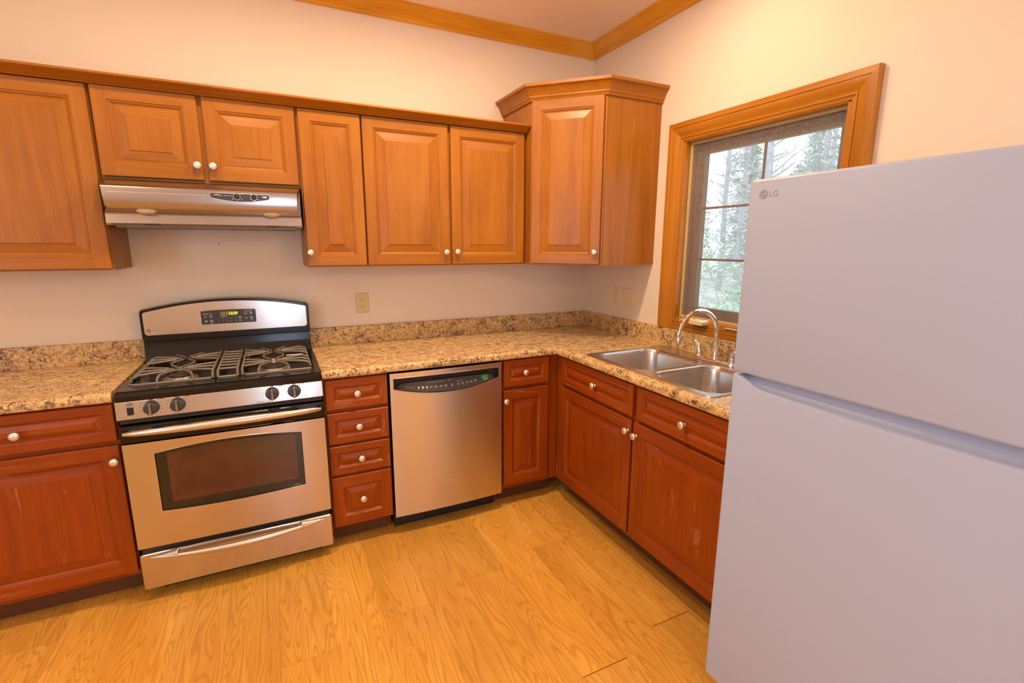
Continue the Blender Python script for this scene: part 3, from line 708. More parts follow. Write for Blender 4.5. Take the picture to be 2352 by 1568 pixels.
# oven door
dy = -0.668
od = holed(-0.376, 0.376, K(0.244), lambda x: 0.703, -0.276, 0.276, lambda x: 0.397-0.011*(1-(x/0.276)**2), lambda x: 0.653+0.022*(1-(x/0.276)**2), -0.610, lambda x: dy-0.006*(1-(x/0.376)**2), 0.012, 24, M_STEEL, 'oven_door', st)
MB().loft([[(x, y, z) for (y, z) in ((-0.612, 0.706), (dy+0.002, 0.706), (dy-0.002, 0.712), (dy-0.002, 0.772), (dy+0.006, 0.779), (-0.612, 0.779))] for x in (-0.376, 0.376)]).build('door_top', M_BLACK, od, bevel=0.002)
MB().box(-0.335, 0.335, dy-0.0005, dy-0.0028, 0.764, 0.769).build('vent_slot', M_BLACKM, od)
wn_ = []
for i in range(25): wn_.append((-0.279+0.558*i/24, 0))
poly = [(x, 0.396-0.011*(1-(x/0.279)**2)) for x, _ in wn_] + [(x, 0.655+0.022*(1-(x/0.279)**2)) for x, _ in reversed(wn_)]
MB().prism(poly, 'y', dy+0.005, dy+0.012).build('window_surround', M_GLASSBLK, od)
poly = [(-0.236, 0.428), (0.248, 0.428)] + [(0.248-0.484*i/16, 0.642+0.016*(1-((0.248-0.484*i/16)/0.26)**2)) for i in range(17)]
MB().prism(poly, 'y', dy+0.0035, dy+0.006).build('oven_window', M_OVEN, od)
rim = [(x, dy-0.006*(1-(x/0.376)**2)-0.0005, z) for x, z in ([(x, 0.397-0.011*(1-(x/0.276)**2)) for x in [-0.276+0.552*i/20 for i in range(21)]] + [(x, 0.653+0.022*(1-(x/0.276)**2)) for x in [0.276-0.552*i/20 for i in range(21)]])]
rim.append(rim[0])
MB().tube(rim, 0.0016, 6, up=(0, 1, 0)).build('window_trim', M_RIM, od)
hp, hr = [], []
for i in range(25):
    t = -1+2*i/24; x = 0.362*t
    hp.append((x, -0.684-0.046*(1-abs(t)**2.2), 0.752+0.011*(1-t*t))); hr.append(0.0105+0.0065*(1-t*t) if abs(t) < 0.97 else (0.0092 if abs(t) < 0.999 else 0.0075))
MB().tube(hp, hr, 14, flat=(0.9, 1.0)).build('handle', M_HANDLE, od, angle=60)
for s in (-1, 1):
    MB().loft([[(s*0.345, dy+0.001, z) for z in (0.745, 0.765)] + [(s*0.268, dy+0.001, z) for z in (0.766, 0.748)], [(s*0.355, -0.690, z) for z in (0.748, 0.760)] + [(s*0.278, -0.715, z) for z in (0.764, 0.752)]]).build('handle_bracket', M_HANDLE, od, bevel=0.002)
# storage drawer
sd = MB().loft([[(x, y, z) for x, z in rrect(-0.376+i, 0.376-i, 0.056+i, 0.216-i, 0.010, 4)] for i, y in ((0, -0.610), (0, dy+0.002), (0.002, dy-0.001), (0.004, dy-0.002))]).build('drawer', M_STEEL, st, angle=18)
MB().box(-0.372, 0.372, -0.600, -0.645, 0.2165, 0.243).build('drawer_gap', M_BLACK, st)
hp, hr = [], []
for i in range(25):
    t = -1+2*i/24; x = 0.338*t
    hp.append((x, -0.671-0.032*(1-abs(t)**1.8), 0.199-0.010*(1-t*t))); hr.append(0.0015+0.0115*(1-t*t)**0.7)
MB().tube(hp, hr, 12, flat=(0.85, 1.0)).build('handle', M_HANDLE, sd, angle=60)
for s in (-1, 1):
    MB().loft([[(s*0.330, dy-0.001, 0.199), (s*0.330, dy-0.001, 0.206), (s*0.238, dy-0.001, 0.219), (s*0.225, dy-0.001, 0.198)], [(s*0.326, -0.676, 0.198), (s*0.326, -0.676, 0.203), (s*0.245, -0.689, 0.209), (s*0.235, -0.694, 0.194)]]).build('handle_wing', M_HANDLE, sd, bevel=0.002)
# backguard
def arch(x0, x1, z0, zs, rise, r, n=20):
    pts = []
    for (cx, cz, a0) in ((x0+r, z0+r, PI), (x1-r, z0+r, 1.5*PI)):
        for i in range(6): a = a0+PI/2*i/5; pts.append((cx+r*math.cos(a), cz+r*math.sin(a)))
    top = lambda x: zs + rise*(1-((x-(x0+x1)/2)/((x1-x0)/2))**2)
    sh = 0.35
    pts += [(x1, top(x1-r)-r*0.9), (x1-r*0.10, top(x1-r)-r*0.45), (x1-r*0.4, top(x1-r)-r*0.1)]
    for i in range(n+1):
        x = (x1-r) - (x1-x0-2*r)*i/n; pts.append((x, top(x)))
    pts += [(x0+r*0.4, top(x0+r)-r*0.1), (x0+r*0.10, top(x0+r)-r*0.45), (x0, top(x0+r)-r*0.9)]
    return pts
bg = MB().loft([[(x, -0.012, z) for x, z in arch(-0.380, 0.378, 1.012, 1.168, 0.046, 0.022)], [(x, -0.085, z) for x, z in arch(-0.380, 0.378, 1.012, 1.168, 0.046, 0.022)], [(x, -0.094, z) for x, z in arch(-0.377, 0.375, 1.016, 1.165, 0.046, 0.022)]]).build('backguard', M_BLACK, st, angle=15)
MB().loft([[(x, y, z) for (y, z) in ((-0.014, 0.912), (-0.105, 0.912), (-0.098, 0.935), (-0.088, 0.955), (-0.082, 0.985), (-0.082, 1.020), (-0.014, 1.020))] for x in (-0.374, 0.374)]).build('riser', M_BLACK, st, angle=50)
MB().loft([[(x, -0.090, z) for x, z in arch(-0.366, 0.364, 1.046, 1.158, 0.044, 0.016)], [(x, -0.0965, z) for x, z in arch(-0.366, 0.364, 1.046, 1.158, 0.044, 0.016)]]).build('backguard_panel', M_STEEL, bg, bevel=0.0015)
pn = MB().loft([[(x, y, z) for x, z in arch(-0.126, 0.119, 1.086, 1.153, 0.004, 0.006, 8)] for y in (-0.096, -0.0985)]).build('display_panel', M_PANEL, st)
rimp = [(x, -0.0985, z) for x, z in arch(-0.1272, 0.1202, 1.0848, 1.1542, 0.004, 0.006, 8)]; rimp.append(rimp[0])
MB().tube(rimp, 0.0011, 6, up=(0, 1, 0)).build('display_trim', M_RIM, pn)
MB().box(-0.040, 0.036, -0.0983, -0.0992, 1.1275, 1.1465).build('clock_window', M_LEDBG, pn)
text('clock_digits', '12:39', 0.0185, M_LED, pn, (0.0355, -0.0996, 1.1305), FRONT, shear=0.15, align='RIGHT')
for i, chs in enumerate((('1', '2', '3', '4', '5'), ('6', '7', '8', '9', '0'))):
    for j, ch in enumerate(chs): text('key_digit', ch, 0.0075, M_MARK, pn, (-0.049+0.0185*j, -0.0990, 1.111-0.0155*i), FRONT, align='CENTER')
for (bx, bz, w) in ((-0.105, 1.138, 0.026), (-0.082, 1.138, 0.010), (-0.107, 1.124, 0.012), (-0.083, 1.127, 0.013), (-0.083, 1.121, 0.008), (-0.106, 1.104, 0.011), (-0.106, 1.099, 0.014), (-0.082, 1.105, 0.016), (-0.082, 1.099, 0.014), (-0.082, 1.091, 0.010), (-0.028, 1.1225, 0.026), (0.045, 1.116, 0.013), (0.045, 1.111, 0.010), (0.046, 1.098, 0.013), (0.086, 1.145, 0.036), (0.073, 1.134, 0.015), (0.073, 1.129, 0.006), (0.097, 1.136, 0.013), (0.097, 1.131, 0.013), (0.074, 1.108, 0.013), (0.098, 1.112, 0.015), (0.098, 1.107, 0.010), (0.099, 1.097, 0.010)):
    MB().box(bx-w/2, bx+w/2, -0.0984, -0.0990, bz-0.0012, bz+0.0012).build('key_label', M_MARK, pn)
MB().lathe([(0.0058, 0), (0.0058, -0.001), (0.0078, -0.001), (0.0078, 0), (0.0058, 0)], 20, (-0.3485, -0.0965, 1.0705), 'y', caps=False).build('emblem', M_MARKD, bg)
text('emblem_letters', 'GE', 0.0078, M_MARKD, bg, (-0.3485, -0.0970, 1.0678), FRONT, shear=0.2, align='CENTER')
text('lettering', 'Profile', 0.0115, M_MARKG, bg, (-0.337, -0.0970, 1.0670), FRONT, shear=0.25)
# burners
bzs = 0.900
for (bx, by, r) in ((-0.188, -0.445, 0.044), (-0.196, -0.215, 0.040), (0.186, -0.440, 0.048), (0.186, -0.215, 0.036)):
    b_ = MB().lathe([(r+0.024, 0.0), (r+0.022, 0.004), (r+0.008, 0.006), (r+0.004, 0.014), (r*0.5, 0.015)], 28, (bx, by, bzs)).build('burner', M_BASE, st)
    MB().lathe([(r, 0.0145), (r, 0.019), (r-0.003, 0.0215), (r*0.6, 0.0225), (0.0005, 0.0225)], 28, (bx, by, bzs)).build('burner_cap', M_CAP, b_)
# grates
ZG, ZL = 0.945, 0.9175
def bar(mb, pts, r=0.0052): mb.tube(pts, r, 8, flat=(0.85, 1.15))
def grate(x0, x1, bx, inner_left):
    g = MB(); yf, yb = -0.566, -0.094
    # low perimeter rail
    bar(g, [(x0, yf+0.02, ZL), (x0+0.02, yf, ZL), (x1-0.006, yf, ZL)]); bar(g, [(x0, yb-0.02, ZL), (x0+0.02, yb, ZL), (x1-0.006, yb, ZL)])
    xo, xi = (x1, x0) if inner_left else (x0, x1)
    s = 1 if inner_left else -1
    # high inner rail with bent-down ends
    for (q) in (xi,):
        bar(g, [(q, yf, ZL), (q, yf+0.006, ZG-0.008), (q, yf+0.022, ZG), (q, yb-0.022, ZG), (q, yb-0.006, ZG-0.008), (q, yb, ZL)], 0.0062)
    for by in (-0.445, -0.215):
        cxn = bx
        for dyo, dyi in ((0.075, 0.026), (0.0, 0.0), (-0.075, -0.026)):
            # outer fingers
            ex = cxn + s*(0.020 if abs(dyi) < 0.02 else 0.040)
            yo = by+dyo*0.9
            bar(g, [(xo-s*0.001, yo, ZL), (xo-s*0.006, yo, ZG-0.010), (xo-s*0.030, yo, ZG), (cxn+s*0.085, by+dyo*0.62, ZG), (ex, by+dyi, ZG-0.001)], 0.0046)
            ex = cxn - s*(0.020 if abs(dyi) < 0.02 else 0.040)
            bar(g, [(xi, yo, ZG), (cxn-s*0.075, by+dyo*0.62, ZG), (ex, by+dyi, ZG-0.001)], 0.0046)
    for s2 in (-1, 1):
        bar(g, [(bx+s2*0.064, yf, ZL), (bx+s2*0.062, yf+0.008, ZG-0.010), (bx+s2*0.056, yf+0.026, ZG), (bx+s2*0.034, yf+0.070, ZG), (bx+s2*0.010, -0.470, ZG-0.001)], 0.0050)
        bar(g, [(bx+s2*0.062, yb, ZL), (bx+s2*0.060, yb-0.008, ZG-0.010), (bx+s2*0.054, yb-0.026, ZG), (bx+s2*0.030, yb-0.068, ZG), (bx+s2*0.008, -0.192, ZG-0.001)], 0.0050)
        bar(g, [(bx+s2*0.008, -0.418, ZG-0.001), (bx+s2*0.040, -0.360, ZG), (bx+s2*0.046, -0.330, ZG), (bx+s2*0.040, -0.300, ZG), (bx+s2*0.008, -0.242, ZG-0.001)], 0.0050)
    for fxp, fyp in ((x0+0.004, yf+0.02), (x1-0.004, yf+0.012), (x0+0.004, yb-0.02), (x1-0.004, yb-0.012)):
        g.lathe([(0.006, 0), (0.006, 0.018)], 8, (fxp, fyp, 0.9005))
    g.build('grate', M_IRON, st, angle=50)
grate(-0.352, -0.0535, -0.190, False); grate(0.060, 0.345, 0.186, True)
g = MB()
for q in (-0.034, 0.041):
    bar(g, [(q, -0.566, ZL), (q, -0.560, ZG-0.008), (q, -0.544, ZG), (q, -0.116, ZG), (q, -0.100, ZG-0.008), (q, -0.094, ZL)], 0.0062)
    for yy in (-0.55, -0.11): g.lathe([(0.006, 0), (0.006, 0.018)], 8, (q, yy, 0.9005))
for yy in (-0.52, -0.455, -0.395, -0.335, -0.275, -0.215, -0.150): bar(g, [(-0.034, yy, ZG-0.001), (0.041, yy, ZG-0.001)], 0.0046)
bar(g, [(-0.034, -0.566, ZL), (0.041, -0.566, ZL)]); bar(g, [(-0.034, -0.094, ZL), (0.041, -0.094, ZL)])
g.build('grate', M_IRON, st, angle=50)

# ------------------------------------------------------------------ range hood
HC = -2.2835
hd = thing('range_hood', 'stainless steel under-cabinet range hood hanging above the stove', 'range hood', (HC, 0, 0))
def sect(w0, w1, pts_y_z): pass
MB().loft([[(s*(hw), y, z) for s in (-1, 1)] + [] for (hw, y, z) in ()] if False else [
    [(-0.376, -0.004, 1.562), (0.376, -0.004, 1.562), (0.376, -0.004, 1.752), (-0.376, -0.004, 1.752)],
    [(-0.376, -0.300, 1.562), (0.376, -0.300, 1.562), (0.376, -0.300, 1.752), (-0.376, -0.300, 1.752)],
    [(-0.374, -0.330, 1.600), (0.374, -0.330, 1.600), (0.376, -0.331, 1.752), (-0.376, -0.331, 1.752)]]).build('shell', M_FILTER, hd, smooth=False)
fp = [(0.3815, -0.330, 1.7515), (0.364, -0.420, 1.727), (0.360, -0.440, 1.720), (0.3575, -0.449, 1.712), (0.3565, -0.451, 1.703), (0.3545, -0.448, 1.660), (0.353, -0.444, 1.640), (0.352, -0.440, 1.632), (0.352, -0.400, 1.630), (0.352, -0.330, 1.630)]
ml = MB()
ml.loft([[(-w, y, z) for w, y, z in fp], [(w, y, z) for w, y, z in fp]], cap0=True, cap1=True)
ml.build('front_panel', M_HOOD, hd, angle=22)
lo = [(-0.432, 1.632), (-0.430, 1.628), (-0.372, 1.612), (-0.368, 1.606), (-0.372, 1.570), (-0.378, 1.562), (-0.330, 1.560), (-0.330, 1.632)]
lw = [0.350, 0.350, 0.3735, 0.3735, 0.3735, 0.3735, 0.3735, 0.350]
MB().loft([[(-w, y, z) for (y, z), w in zip(lo, lw)], [(w, y, z) for (y, z), w in zip(lo, lw)]]).build('visor', M_HOOD, hd, angle=30)
MB().box(-0.35, 0.35, -0.02, -0.325, 1.554, 1.5615).build('filter', M_FILTER, hd)
for lx_ in (-0.225, 0.247):
    MB().loft([[(lx_+0.036*math.cos(2*PI*i/24)*k, -0.402+0.018*math.sin(2*PI*i/24)*k, 1.6205-dz+0.005*math.sin(2*PI*i/24)*-1*k) for i in range(24)] for k, dz in ((1.0, 0.0), (0.97, 0.003), (0.8, 0.007), (0.4, 0.010), (0.02, 0.011))]).build('lamp_lens', M_CANDLE, hd, angle=60)
hx0, hx1 = 0.0135, 0.2440
py = -0.4525
tp = [(hx0+0.008, 1.7005), (hx0+0.002, 1.698), (hx0, 1.692), (hx0+0.002, 1.682)] + [(hx0+0.010+(hx1-hx0-0.020)*i/12, 1.678-0.012*(1-(2*i/12-1)**2)) for i in range(13)] + [(hx1-0.002, 1.682), (hx1, 1.692), (hx1-0.002, 1.698), (hx1-0.008, 1.7005)]
hp_ = MB().prism(tp, 'y', -0.446, -0.4535).build('switch_panel', M_PANEL, hd)
rp = [(x, -0.4532, z) for x, z in tp]; rp.append(rp[0])
MB().tube(rp, 0.0014, 6, up=(0, 1, 0)).build('panel_trim', M_RIM, hp_)
for kx in (0.115, 0.181):
    MB().lathe([(0.0005, -0.014), (0.010, -0.014), (0.012, -0.012), (0.013, 0.0)], 20, (kx, -0.4535, 1.688), 'y').build('hood_knob', M_BLACKM, hp_)
    MB().lathe([(0.0128, -0.003), (0.0138, -0.003), (0.0138, 0), (0.0128, 0), (0.0128, -0.003)], 20, (kx, -0.4535, 1.688), 'y', caps=False).build('knob_ring', M_RIM, hp_)
MB().tube([(0.026, -0.4540, 1.690), (0.036, -0.4540, 1.693), (0.045, -0.4540, 1.6925), (0.060, -0.4540, 1.6885)], [0.0006, 0.0018, 0.0018, 0.0006], 6).build('panel_logo', M_MARK, hp_)
for (xa, xb, za, zb_) in ((0.066, 0.070, 1.689, 1.692), (0.074, 0.100, 1.6900, 1.6908), (0.096, 0.101, 1.676, 1.679), (0.113, 0.118, 1.672, 1.674), (0.130, 0.135, 1.676, 1.678), (0.166, 0.170, 1.677, 1.679), (0.178, 0.187, 1.672, 1.674), (0.196, 0.201, 1.677, 1.679), (0.211, 0.213, 1.689, 1.692), (0.216, 0.232, 1.687, 1.693)):
    MB().box(xa, xb, -0.4536, -0.4542, za, zb_).build('panel_mark', M_MARK, hp_)
MB().box(-0.335, 0.000, -0.4495, -0.4505, 1.6885, 1.6900).build('trim_line', M_RIM, hd)
MB().box(0.258, 0.325, -0.4495, -0.4505, 1.6885, 1.6900).build('trim_line', M_RIM, hd)

# ------------------------------------------------------------------ dishwasher
DC = -1.2855
dw = thing('dishwasher', 'built-in stainless steel dishwasher with black pocket handle between drawers and corner cabinet', 'dishwasher', (DC, 0, 0))
yfun = lambda x: -0.6440 - 0.010*(1-(x/0.301)**2)
hb = lambda x: 0.788-0.043*(1-(x/0.284)**2)
MB().box(-0.294, 0.294, -0.02, -0.585, 0.100, 0.862).build('tub', M_BLACKM, dw)
MB().box(-0.290, 0.290, -0.30, -0.555, 0.0, 0.098).build('kick_plate', M_BLACKM, dw, bevel=0.002)
door = holed(-0.2995, 0.2995, K(0.103), K(0.868), -0.284, 0.284, hb, K(0.842), -0.590, yfun, 0.030, 28, M_STEELD, 'door', dw)
MB().box(-0.290, 0.290, -0.588, -0.6050, 0.730, 0.850).build('pocket', M_BLACKM, door)
cpn = MB(); n = 24
for i in range(n):
    a, b = -0.276+0.552*i/n, -0.276+0.552*(i+1)/n
    A = lambda x: (x, yfun(x)+0.010, hb(x)+0.002); 
    def Bq(x): return (x, -0.622, min(0.806, hb(x)+0.062*(1-(abs(x)/0.276)**4)+0.002))
    def Cq(x): return (x, -0.6055, min(0.812, Bq(x)[2]))
    cpn.quad([A(a), A(b), Bq(b), Bq(a)]); cpn.quad([Bq(a), Bq(b), Cq(b), Cq(a)])
ctl = cpn.build('control_strip', M_PANEL, door)
def on_strip(x, f): 
    a = Vector((x, yfun(x)+0.010, hb(x)+0.002)); b = Vector((x, -0.622, min(0.806, hb(x)+0.062*(1-(abs(x)/0.276)**4)+0.002)))
    return a.lerp(b, f)
def strip_tilt(x):
    a, b = on_strip(x, 0), on_strip(x, 1); return math.atan2(b.z-a.z, b.y-a.y)
for (x, w) in ((-0.090, 0.013), (-0.065, 0.016), (-0.038, 0.014), (-0.013, 0.016), (0.022, 0.013), (0.056, 0.012), (0.080, 0.012), (0.105, 0.011), (0.128, 0.014), (0.152, 0.013)):
    mk = MB()
    for f in (0.36, 0.46):
        a0, a1 = on_strip(x-w/2, f), on_strip(x+w/2, f); e = Vector((0, -0.0007, 0.0004)); dz = Vector((0, 0.0004, 0.0020))
        mk.quad([a0+e, a1+e, a1+e+dz, a0+e+dz])
    mk.build('key_label', M_MARK, ctl)
for (x, w, f) in ((-0.105, 0.02, 0.80), (-0.08, 0.02, 0.80), (-0.055, 0.02, 0.82), (-0.03, 0.02, 0.82), (0.01, 0.02, 0.84), (0.06, 0.035, 0.66)):
    a0, a1 = on_strip(x-w/2, f), on_strip(x+w/2, f); e = Vector((0, -0.0007, 0.0004)); dz = Vector((0, 0.0002, 0.0011))
    MB_ = MB(); MB_.quad([a0+e, a1+e, a1+e+dz, a0+e+dz]); MB_.build('key_label', M_MARK, ctl)
def patch(name, x0, x1, f0, f1, mat):
    m_ = MB(); k = 4; e = Vector((0, -0.0009, 0.0005))
    for i in range(k):
        a, b = x0+(x1-x0)*i/k, x0+(x1-x0)*(i+1)/k
        m_.quad([on_strip(a, f0)+e, on_strip(b, f0)+e, on_strip(b, f1)+e, on_strip(a, f1)+e])
    return m_.build(name, mat, ctl)
patch('green_indicator', 0.190, 0.224, 0.38, 0.86, M_GREEN); patch('label_strip', 0.199, 0.221, 0.24, 0.31, M_MARK)
for (x, w) in ((-0.156, 0.008), (-0.134, 0.011), (-0.112, 0.009)): patch('round_key', x-w/2, x+w/2, 0.30, 0.52, M_MARK)
p = on_strip(-0.214, 0.42)
ang = strip_tilt(-0.2)
MB().lathe([(0.0055, 0), (0.0055, -0.0012), (0.0072, -0.0012), (0.0072, 0), (0.0055, 0)], 18, (p.x, p.y-0.0005, p.z+0.001), 'y', caps=False).build('emblem', M_MARKG, ctl)
text('emblem_letters', 'GE', 0.007, M_MARKG, ctl, (p.x, p.y-0.0016, p.z-0.0015), FRONT, shear=0.2, align='CENTER')
p = on_strip(-0.203, 0.32)
text('lettering', 'Profile', 0.0112, M_MARKG, ctl, (p.x, p.y-0.0016, p.z), (ang*0+PI/2-0.25, 0, 0), shear=0.25)
rim = [(x, yfun(x)-0.0004, hb(x)) for x in [-0.284+0.568*i/24 for i in range(25)]] + [(x, yfun(x)-0.0004, 0.842) for x in [0.284-0.568*i/24 for i in range(25)]]
rim.append(rim[0])
MB().tube(rim, 0.0017, 6, up=(0, 1, 0)).build('pocket_trim', M_RIM, door)

# ------------------------------------------------------------------ refrigerator (local x runs along -y, front is local -y)
FRW = 0.755
fr = thing('refrigerator', 'tall white top-freezer refrigerator standing at right, covering part of the window', 'refrigerator', (0, -1.981, 0), -PI/2)
MB().box(0.004, FRW-0.004, -0.06, -0.772, 0.035, 1.655).box(0.03, FRW-0.03, -0.10, -0.74, 0.0, 0.035).build('body', M_FRIDGE, fr, bevel=0.006)
MB().box(0.012, FRW-0.012, -0.770, -0.782, 0.06, 1.652).build('gasket', M_GASKET, fr)
def slab(z0, z1, r=0.008):
    return [[(x, y, z) for x, z in rrect(i, FRW-i, z0+i, z1-i, r, 4)] for i, y in ((0.003, -0.780), (0.0, -0.783), (0.0, -0.832), (0.0022, -0.838), (0.007, -0.8405))]
fd = MB().loft(slab(1.119, 1.665)).build('freezer_door', M_FRIDGE, fr, angle=22)
# lower door with a scooped finger grip along its top edge
def zedge(x):
    d = min(x, FRW-x); t = max(0.0, min(1.0, (d-0.022)/0.085)); s = t*t*(3-2*t); return 1.1105 - 0.029*s**0.8 - 0.005*max(0, min(1, (d-0.1)/0.25))
mb = MB(); loops = []
xs = [0.0, 0.003, 0.008] + [0.008+(FRW-0.016)*i/60 for i in range(1, 60)] + [FRW-0.008, FRW-0.003, FRW]
for x in xs:
    d = min(x, FRW-x); e = 0.006*(1-min(1, d/0.008))**2
    ze = zedge(x); dep = max(0.0, 1.1105-ze)/0.034
    loops.append([(x, -0.783, 0.060+e), (x, -0.834+e, 0.060+e), (x, -0.8405+e, 0.067+e), (x, -0.8405+e, ze-0.006), (x, -0.839+e, ze-0.0018), (x, -0.835+e, ze), (x, -0.830, ze+0.0005*dep), (x, -0.824, ze+0.004*dep), (x, -0.817, ze+0.011*dep), (x, -0.811, ze+0.021*dep), (x, -0.806, 1.1110), (x, -0.783, 1.1112)])
mb.loft(loops)
ld = mb.build('refrigerator_door', M_FRIDGE, fr, angle=22)
MB().box(0.02, FRW-0.02, -0.60, -0.79, 0.012, 0.056).build('kick_grille', M_GASKET, fr, bevel=0.003)
MB().loft([[(x, y, z) for x, z in [(0.046+0.0125*math.cos(2*PI*i/28), 1.6235+0.0125*math.sin(2*PI*i/28)) for i in range(28)]] for y in (-0.8400, -0.8412)]).build('emblem', M_LOGO, fd)
em = MB()
arc = [(0.046+0.0085*math.cos(a), -0.8416, 1.6235+0.0085*math.sin(a)) for a in [math.radians(80+i*17) for i in range(17)]]
em.tube(arc, 0.0007, 6, up=(0, 1, 0)); em.tube([(0.0545, -0.8416, 1.6232), (0.049, -0.8416, 1.6232)], 0.0007, 6, up=(0, 0, 1))
em.tube([(0.0455, -0.8416, 1.629), (0.0455, -0.8416, 1.6195), (0.0480, -0.8416, 1.6195)], 0.0007, 6, up=(0, 1, 0)); em.lathe([(0.0012, 0), (0.0012, -0.0006)], 10, (0.0415, -0.8412, 1.6275), 'y')
em.build('emblem_lines', M_FRIDGE, fd)
text('lettering', 'LG', 0.0225, M_LOGO, fd, (0.0625, -0.8408, 1.6155), FRONT)

# ------------------------------------------------------------------ outlets and switch
def plate(parent, w, h, mat):
    return MB().loft([[(x, y, z) for x, z in rrect(-w/2+i, w/2-i, -h/2+i, h/2-i, 0.004, 3)] for i, y in ((0, -0.001), (0, -0.003), (0.003, -0.006))]).build('cover_plate', mat, parent)
o1 = thing('wall_outlet', 'almond duplex wall outlet on the back wall above the drawer stack', 'outlet', (-1.594, 0, 1.147))
plate(o1, 0.074, 0.117, M_ALMOND)
for s in (-1, 1):
    rc = MB().loft([[(x, y, s*0.0215+z) for x, z in rrect(-0.017, 0.017, -0.0145, 0.0145, 0.010, 4)] for y in (-0.005, -0.0078)]).build('receptacle', M_ALMOND, o1)
    MB().box(-0.0075, -0.0055, -0.0078, -0.0082, s*0.0215-0.002, s*0.0215+0.007).box(0.0055, 0.0075, -0.0078, -0.0082, s*0.0215-0.002, s*0.0215+0.006).lathe([(0.0026, 0), (0.0026, -0.0004)], 10, (0, -0.0078, s*0.0215-0.007), 'y').build('slots', M_SLOT, rc)
MB().lathe([(0.003, 0), (0.003, -0.001)], 10, (0, -0.006, 0), 'y').build('screw', M_NICKEL, o1)
o2 = thing('wall_outlet', 'ivory rectangular outlet on the right wall, left of the double switch', 'outlet', (0, -0.345, 1.152), -PI/2)
plate(o2, 0.072, 0.117, M_IVORY)
rc = MB().box(-0.0165, 0.0165, -0.005, -0.0075, -0.0335, 0.0335).build('receptacle', M_IVORY, o2, bevel=0.001)
sl = MB()
for s in (-1, 1): sl.box(-0.0075, -0.0055, -0.0075, -0.0079, s*0.021-0.003, s*0.021+0.005).box(0.0055, 0.0075, -0.0075, -0.0079, s*0.021-0.003, s*0.021+0.004).lathe([(0.0024, 0), (0.0024, -0.0004)], 10, (0, -0.0075, s*0.021-0.008), 'y')
sl.build('slots', M_SLOT, rc)
MB().box(-0.007, 0.007, -0.0075, -0.0085, 0.001, 0.006).box(-0.007, 0.007, -0.0075, -0.0085, -0.006, -0.001).build('test_buttons', M_ALMOND, rc)
o3 = thing('light_switch', 'ivory double rocker light switch on the right wall between outlet and window', 'switch', (0, -0.462, 1.155), -PI/2)
plate(o3, 0.120, 0.117, M_IVORY)
for s in (-1, 1):
    MB().loft([[(s*0.023+x, y+z*0.05, z) for x, z in rrect(-0.0165, 0.0165, -0.0335, 0.0335, 0.002, 2)] for y in (-0.004, -0.0085)]).build('rocker', M_IVORY, o3, bevel=0.0008)
nl = tag(MB().lathe([(0.0005, -0.002), (0.003, -0.0018), (0.003, 0)], 10, (-2.292, 0, 1.488), 'y').build('nail', M_SLOT), 'small dark nail head in the back wall under the range hood', 'nail')

# ------------------------------------------------------------------ outside the window
g = MB(); gz = -0.55
gn = 24
random.seed(5)
hgt = {}
for i in range(gn+1):
    for j in range(gn+1): hgt[i, j] = gz + random.uniform(-0.05, 0.05) + max(0, (i-6))*0.035
P_ = lambda i, j: (0.3+i*2.0, -14+j*1.6, hgt[i, j])
for i in range(gn):
    for j in range(gn): g.quad([P_(i, j), P_(i+1, j), P_(i+1, j+1), P_(i, j+1)])
struct(g.build('ground', M_GROUND))
def limb(mb, a, d, ln, r, lev, rng, leaves=None, tips=None):
    pts = [a]; p = a.copy(); dd_ = d.copy(); k = 4
    for i in range(k):
        dd_ = (dd_ + Vector((rng.uniform(-1, 1), rng.uniform(-1, 1), rng.uniform(-0.4, 0.7)))*0.16).normalized()
        p = p + dd_*ln/k; pts.append(p.copy())
    mb.tube(pts, [r*(1-0.7*i/k) for i in range(k+1)], 5 if lev < 2 else 3)
    if tips is not None and lev >= 1: tips.append((pts[2], pts[-1]))
    if lev < 3:
        for q in range(3 if lev < 2 else 2):
            i = rng.randint(1, k); nd = (dd_ + Vector((rng.uniform(-1, 1), rng.uniform(-1, 1), rng.uniform(-0.3, 0.8)))*0.9).normalized()
            limb(mb, pts[i], nd, ln*rng.uniform(0.45, 0.7), max(0.004, r*0.4), lev+1, rng, leaves, tips)
def bare_tree(x, y, h, r, seed, label, lean=0.01):
    rng = random.Random(seed)
    t = thing('bare_tree', label, 'tree', (x, y, gz-0.1+max(0, (x-12)/2)*0.035), 0, 'bare trees in the woods outside the window')
    tk = MB(); pts = []
    lx_, ly_ = rng.uniform(-lean, lean)*h, rng.uniform(-lean, lean)*h
    for i in range(9): pts.append(Vector((lx_*i/8+rng.uniform(-0.03, 0.03), ly_*i/8+rng.uniform(-0.03, 0.03), h*i/8)))
    tk.tube(pts, [r*(1.15-0.8*i/8) for i in range(9)], 9)
    tk.build('trunk', M_BARK, t)
    br = MB()
    for i in range(60):
        k = rng.uniform(1.0, 7.9); a = pts[int(k)].lerp(pts[min(8, int(k)+1)], k % 1)
        an = rng.uniform(0, 2*PI)
        limb(br, a, Vector((math.cos(an), math.sin(an), rng.uniform(0.1, 0.7))).normalized(), rng.uniform(0.45, 0.75), max(0.012, r*0.2), 1, rng)
    br.build('branches', M_BARK, t)
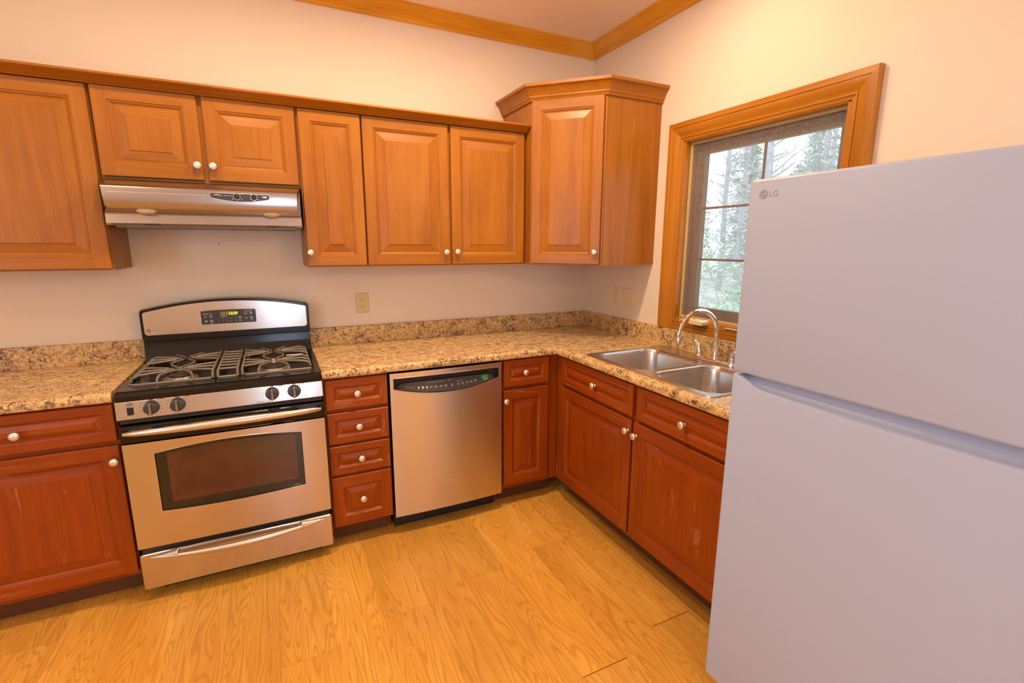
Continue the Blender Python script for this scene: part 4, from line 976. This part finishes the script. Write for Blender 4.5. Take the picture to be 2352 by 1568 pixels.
def leafy(name, label, cat, x, y, h, spread, seed, mat, lw, n_l, group=None):
    rng = random.Random(seed)
    t = thing(name, label, cat, (x, y, gz-0.05+max(0, (x-12)/2)*0.035), 0, group)
    st_ = MB(); lf = MB(); tips = []
    for i in range(6 if name == 'shrub' else 1):
        an = rng.uniform(0, 2*PI)
        if name == 'shrub': limb(st_, Vector((0, 0, 0)), Vector((math.cos(an)*0.35, math.sin(an)*0.35, 1)).normalized(), h*rng.uniform(0.6, 1.0), 0.02, 0, rng, None, tips)
    if name != 'shrub':
        st_.tube([(0, 0, 0), (0.02, 0.01, h*0.5), (0, 0, h)], [0.13, 0.09, 0.02], 8)
        for i in range(26):
            z = h*(0.12+0.86*i/26); ln = spread*(1-0.85*i/26)
            for q in range(5):
                an = rng.uniform(0, 2*PI); e = Vector((math.cos(an)*ln, math.sin(an)*ln, z-0.15*ln)); s_ = Vector((0, 0, z))
                st_.tube([s_, s_.lerp(e, 0.5)+Vector((0, 0, 0.06)), e], [0.02, 0.014, 0.005], 4); tips.append((s_.lerp(e, 0.25), e))
    for a, b in tips:
        for q in range(n_l):
            c = a.lerp(b, rng.random()) + Vector((rng.gauss(0, 1), rng.gauss(0, 1), rng.gauss(0, 1)))*0.07
            d = Vector((rng.uniform(-1, 1), rng.uniform(-1, 1), rng.uniform(-0.6, 0.3))).normalized(); s_ = d.cross(Vector((rng.uniform(-.4, .4), rng.uniform(-.4, .4), 1))).normalized()
            L_ = lw*rng.uniform(0.7, 1.3)
            lf.quad([c, c+d*L_*0.5+s_*L_*0.2, c+d*L_, c+d*L_*0.5-s_*L_*0.2])
    st_.build('stem', M_BARK, t); lf.build('foliage', mat, t, smooth=False)
rng = random.Random(11)
spots = [(11.0, 5.4), (13.2, 9.6), (18.0, 10.2), (3.6, 1.55)]
made = []
tries = 0
while len(made) < 60 and tries < 6000:
    tries += 1
    d = rng.uniform(8, 24); th = math.radians(rng.uniform(24, 50))
    x, y = -2.05+d*math.cos(th), -2.96+d*math.sin(th)
    if x < 6.0: continue
    if all((x-p)**2+(y-q)**2 > (2.75)**2 for p, q in spots): spots.append((x, y)); made.append((x, y))
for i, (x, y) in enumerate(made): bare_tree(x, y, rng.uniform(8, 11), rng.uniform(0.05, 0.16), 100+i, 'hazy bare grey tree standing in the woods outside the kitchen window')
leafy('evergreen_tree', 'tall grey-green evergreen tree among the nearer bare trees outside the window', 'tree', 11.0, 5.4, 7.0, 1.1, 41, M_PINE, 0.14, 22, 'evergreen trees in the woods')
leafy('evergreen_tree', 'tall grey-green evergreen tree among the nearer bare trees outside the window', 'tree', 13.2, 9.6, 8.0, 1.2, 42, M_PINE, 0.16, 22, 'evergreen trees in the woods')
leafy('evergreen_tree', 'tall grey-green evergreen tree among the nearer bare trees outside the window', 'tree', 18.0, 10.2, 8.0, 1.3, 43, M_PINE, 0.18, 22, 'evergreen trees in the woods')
far = []
for k in range(4000):
    d = rng.uniform(22, 46); th = math.radians(rng.uniform(26, 49)); x, y = -2.05+d*math.cos(th), -2.96+d*math.sin(th)
    if len(far) < 16 and all((x-p)**2+(y-q)**2 > 9.5 for p, q in spots+far): far.append((x, y))
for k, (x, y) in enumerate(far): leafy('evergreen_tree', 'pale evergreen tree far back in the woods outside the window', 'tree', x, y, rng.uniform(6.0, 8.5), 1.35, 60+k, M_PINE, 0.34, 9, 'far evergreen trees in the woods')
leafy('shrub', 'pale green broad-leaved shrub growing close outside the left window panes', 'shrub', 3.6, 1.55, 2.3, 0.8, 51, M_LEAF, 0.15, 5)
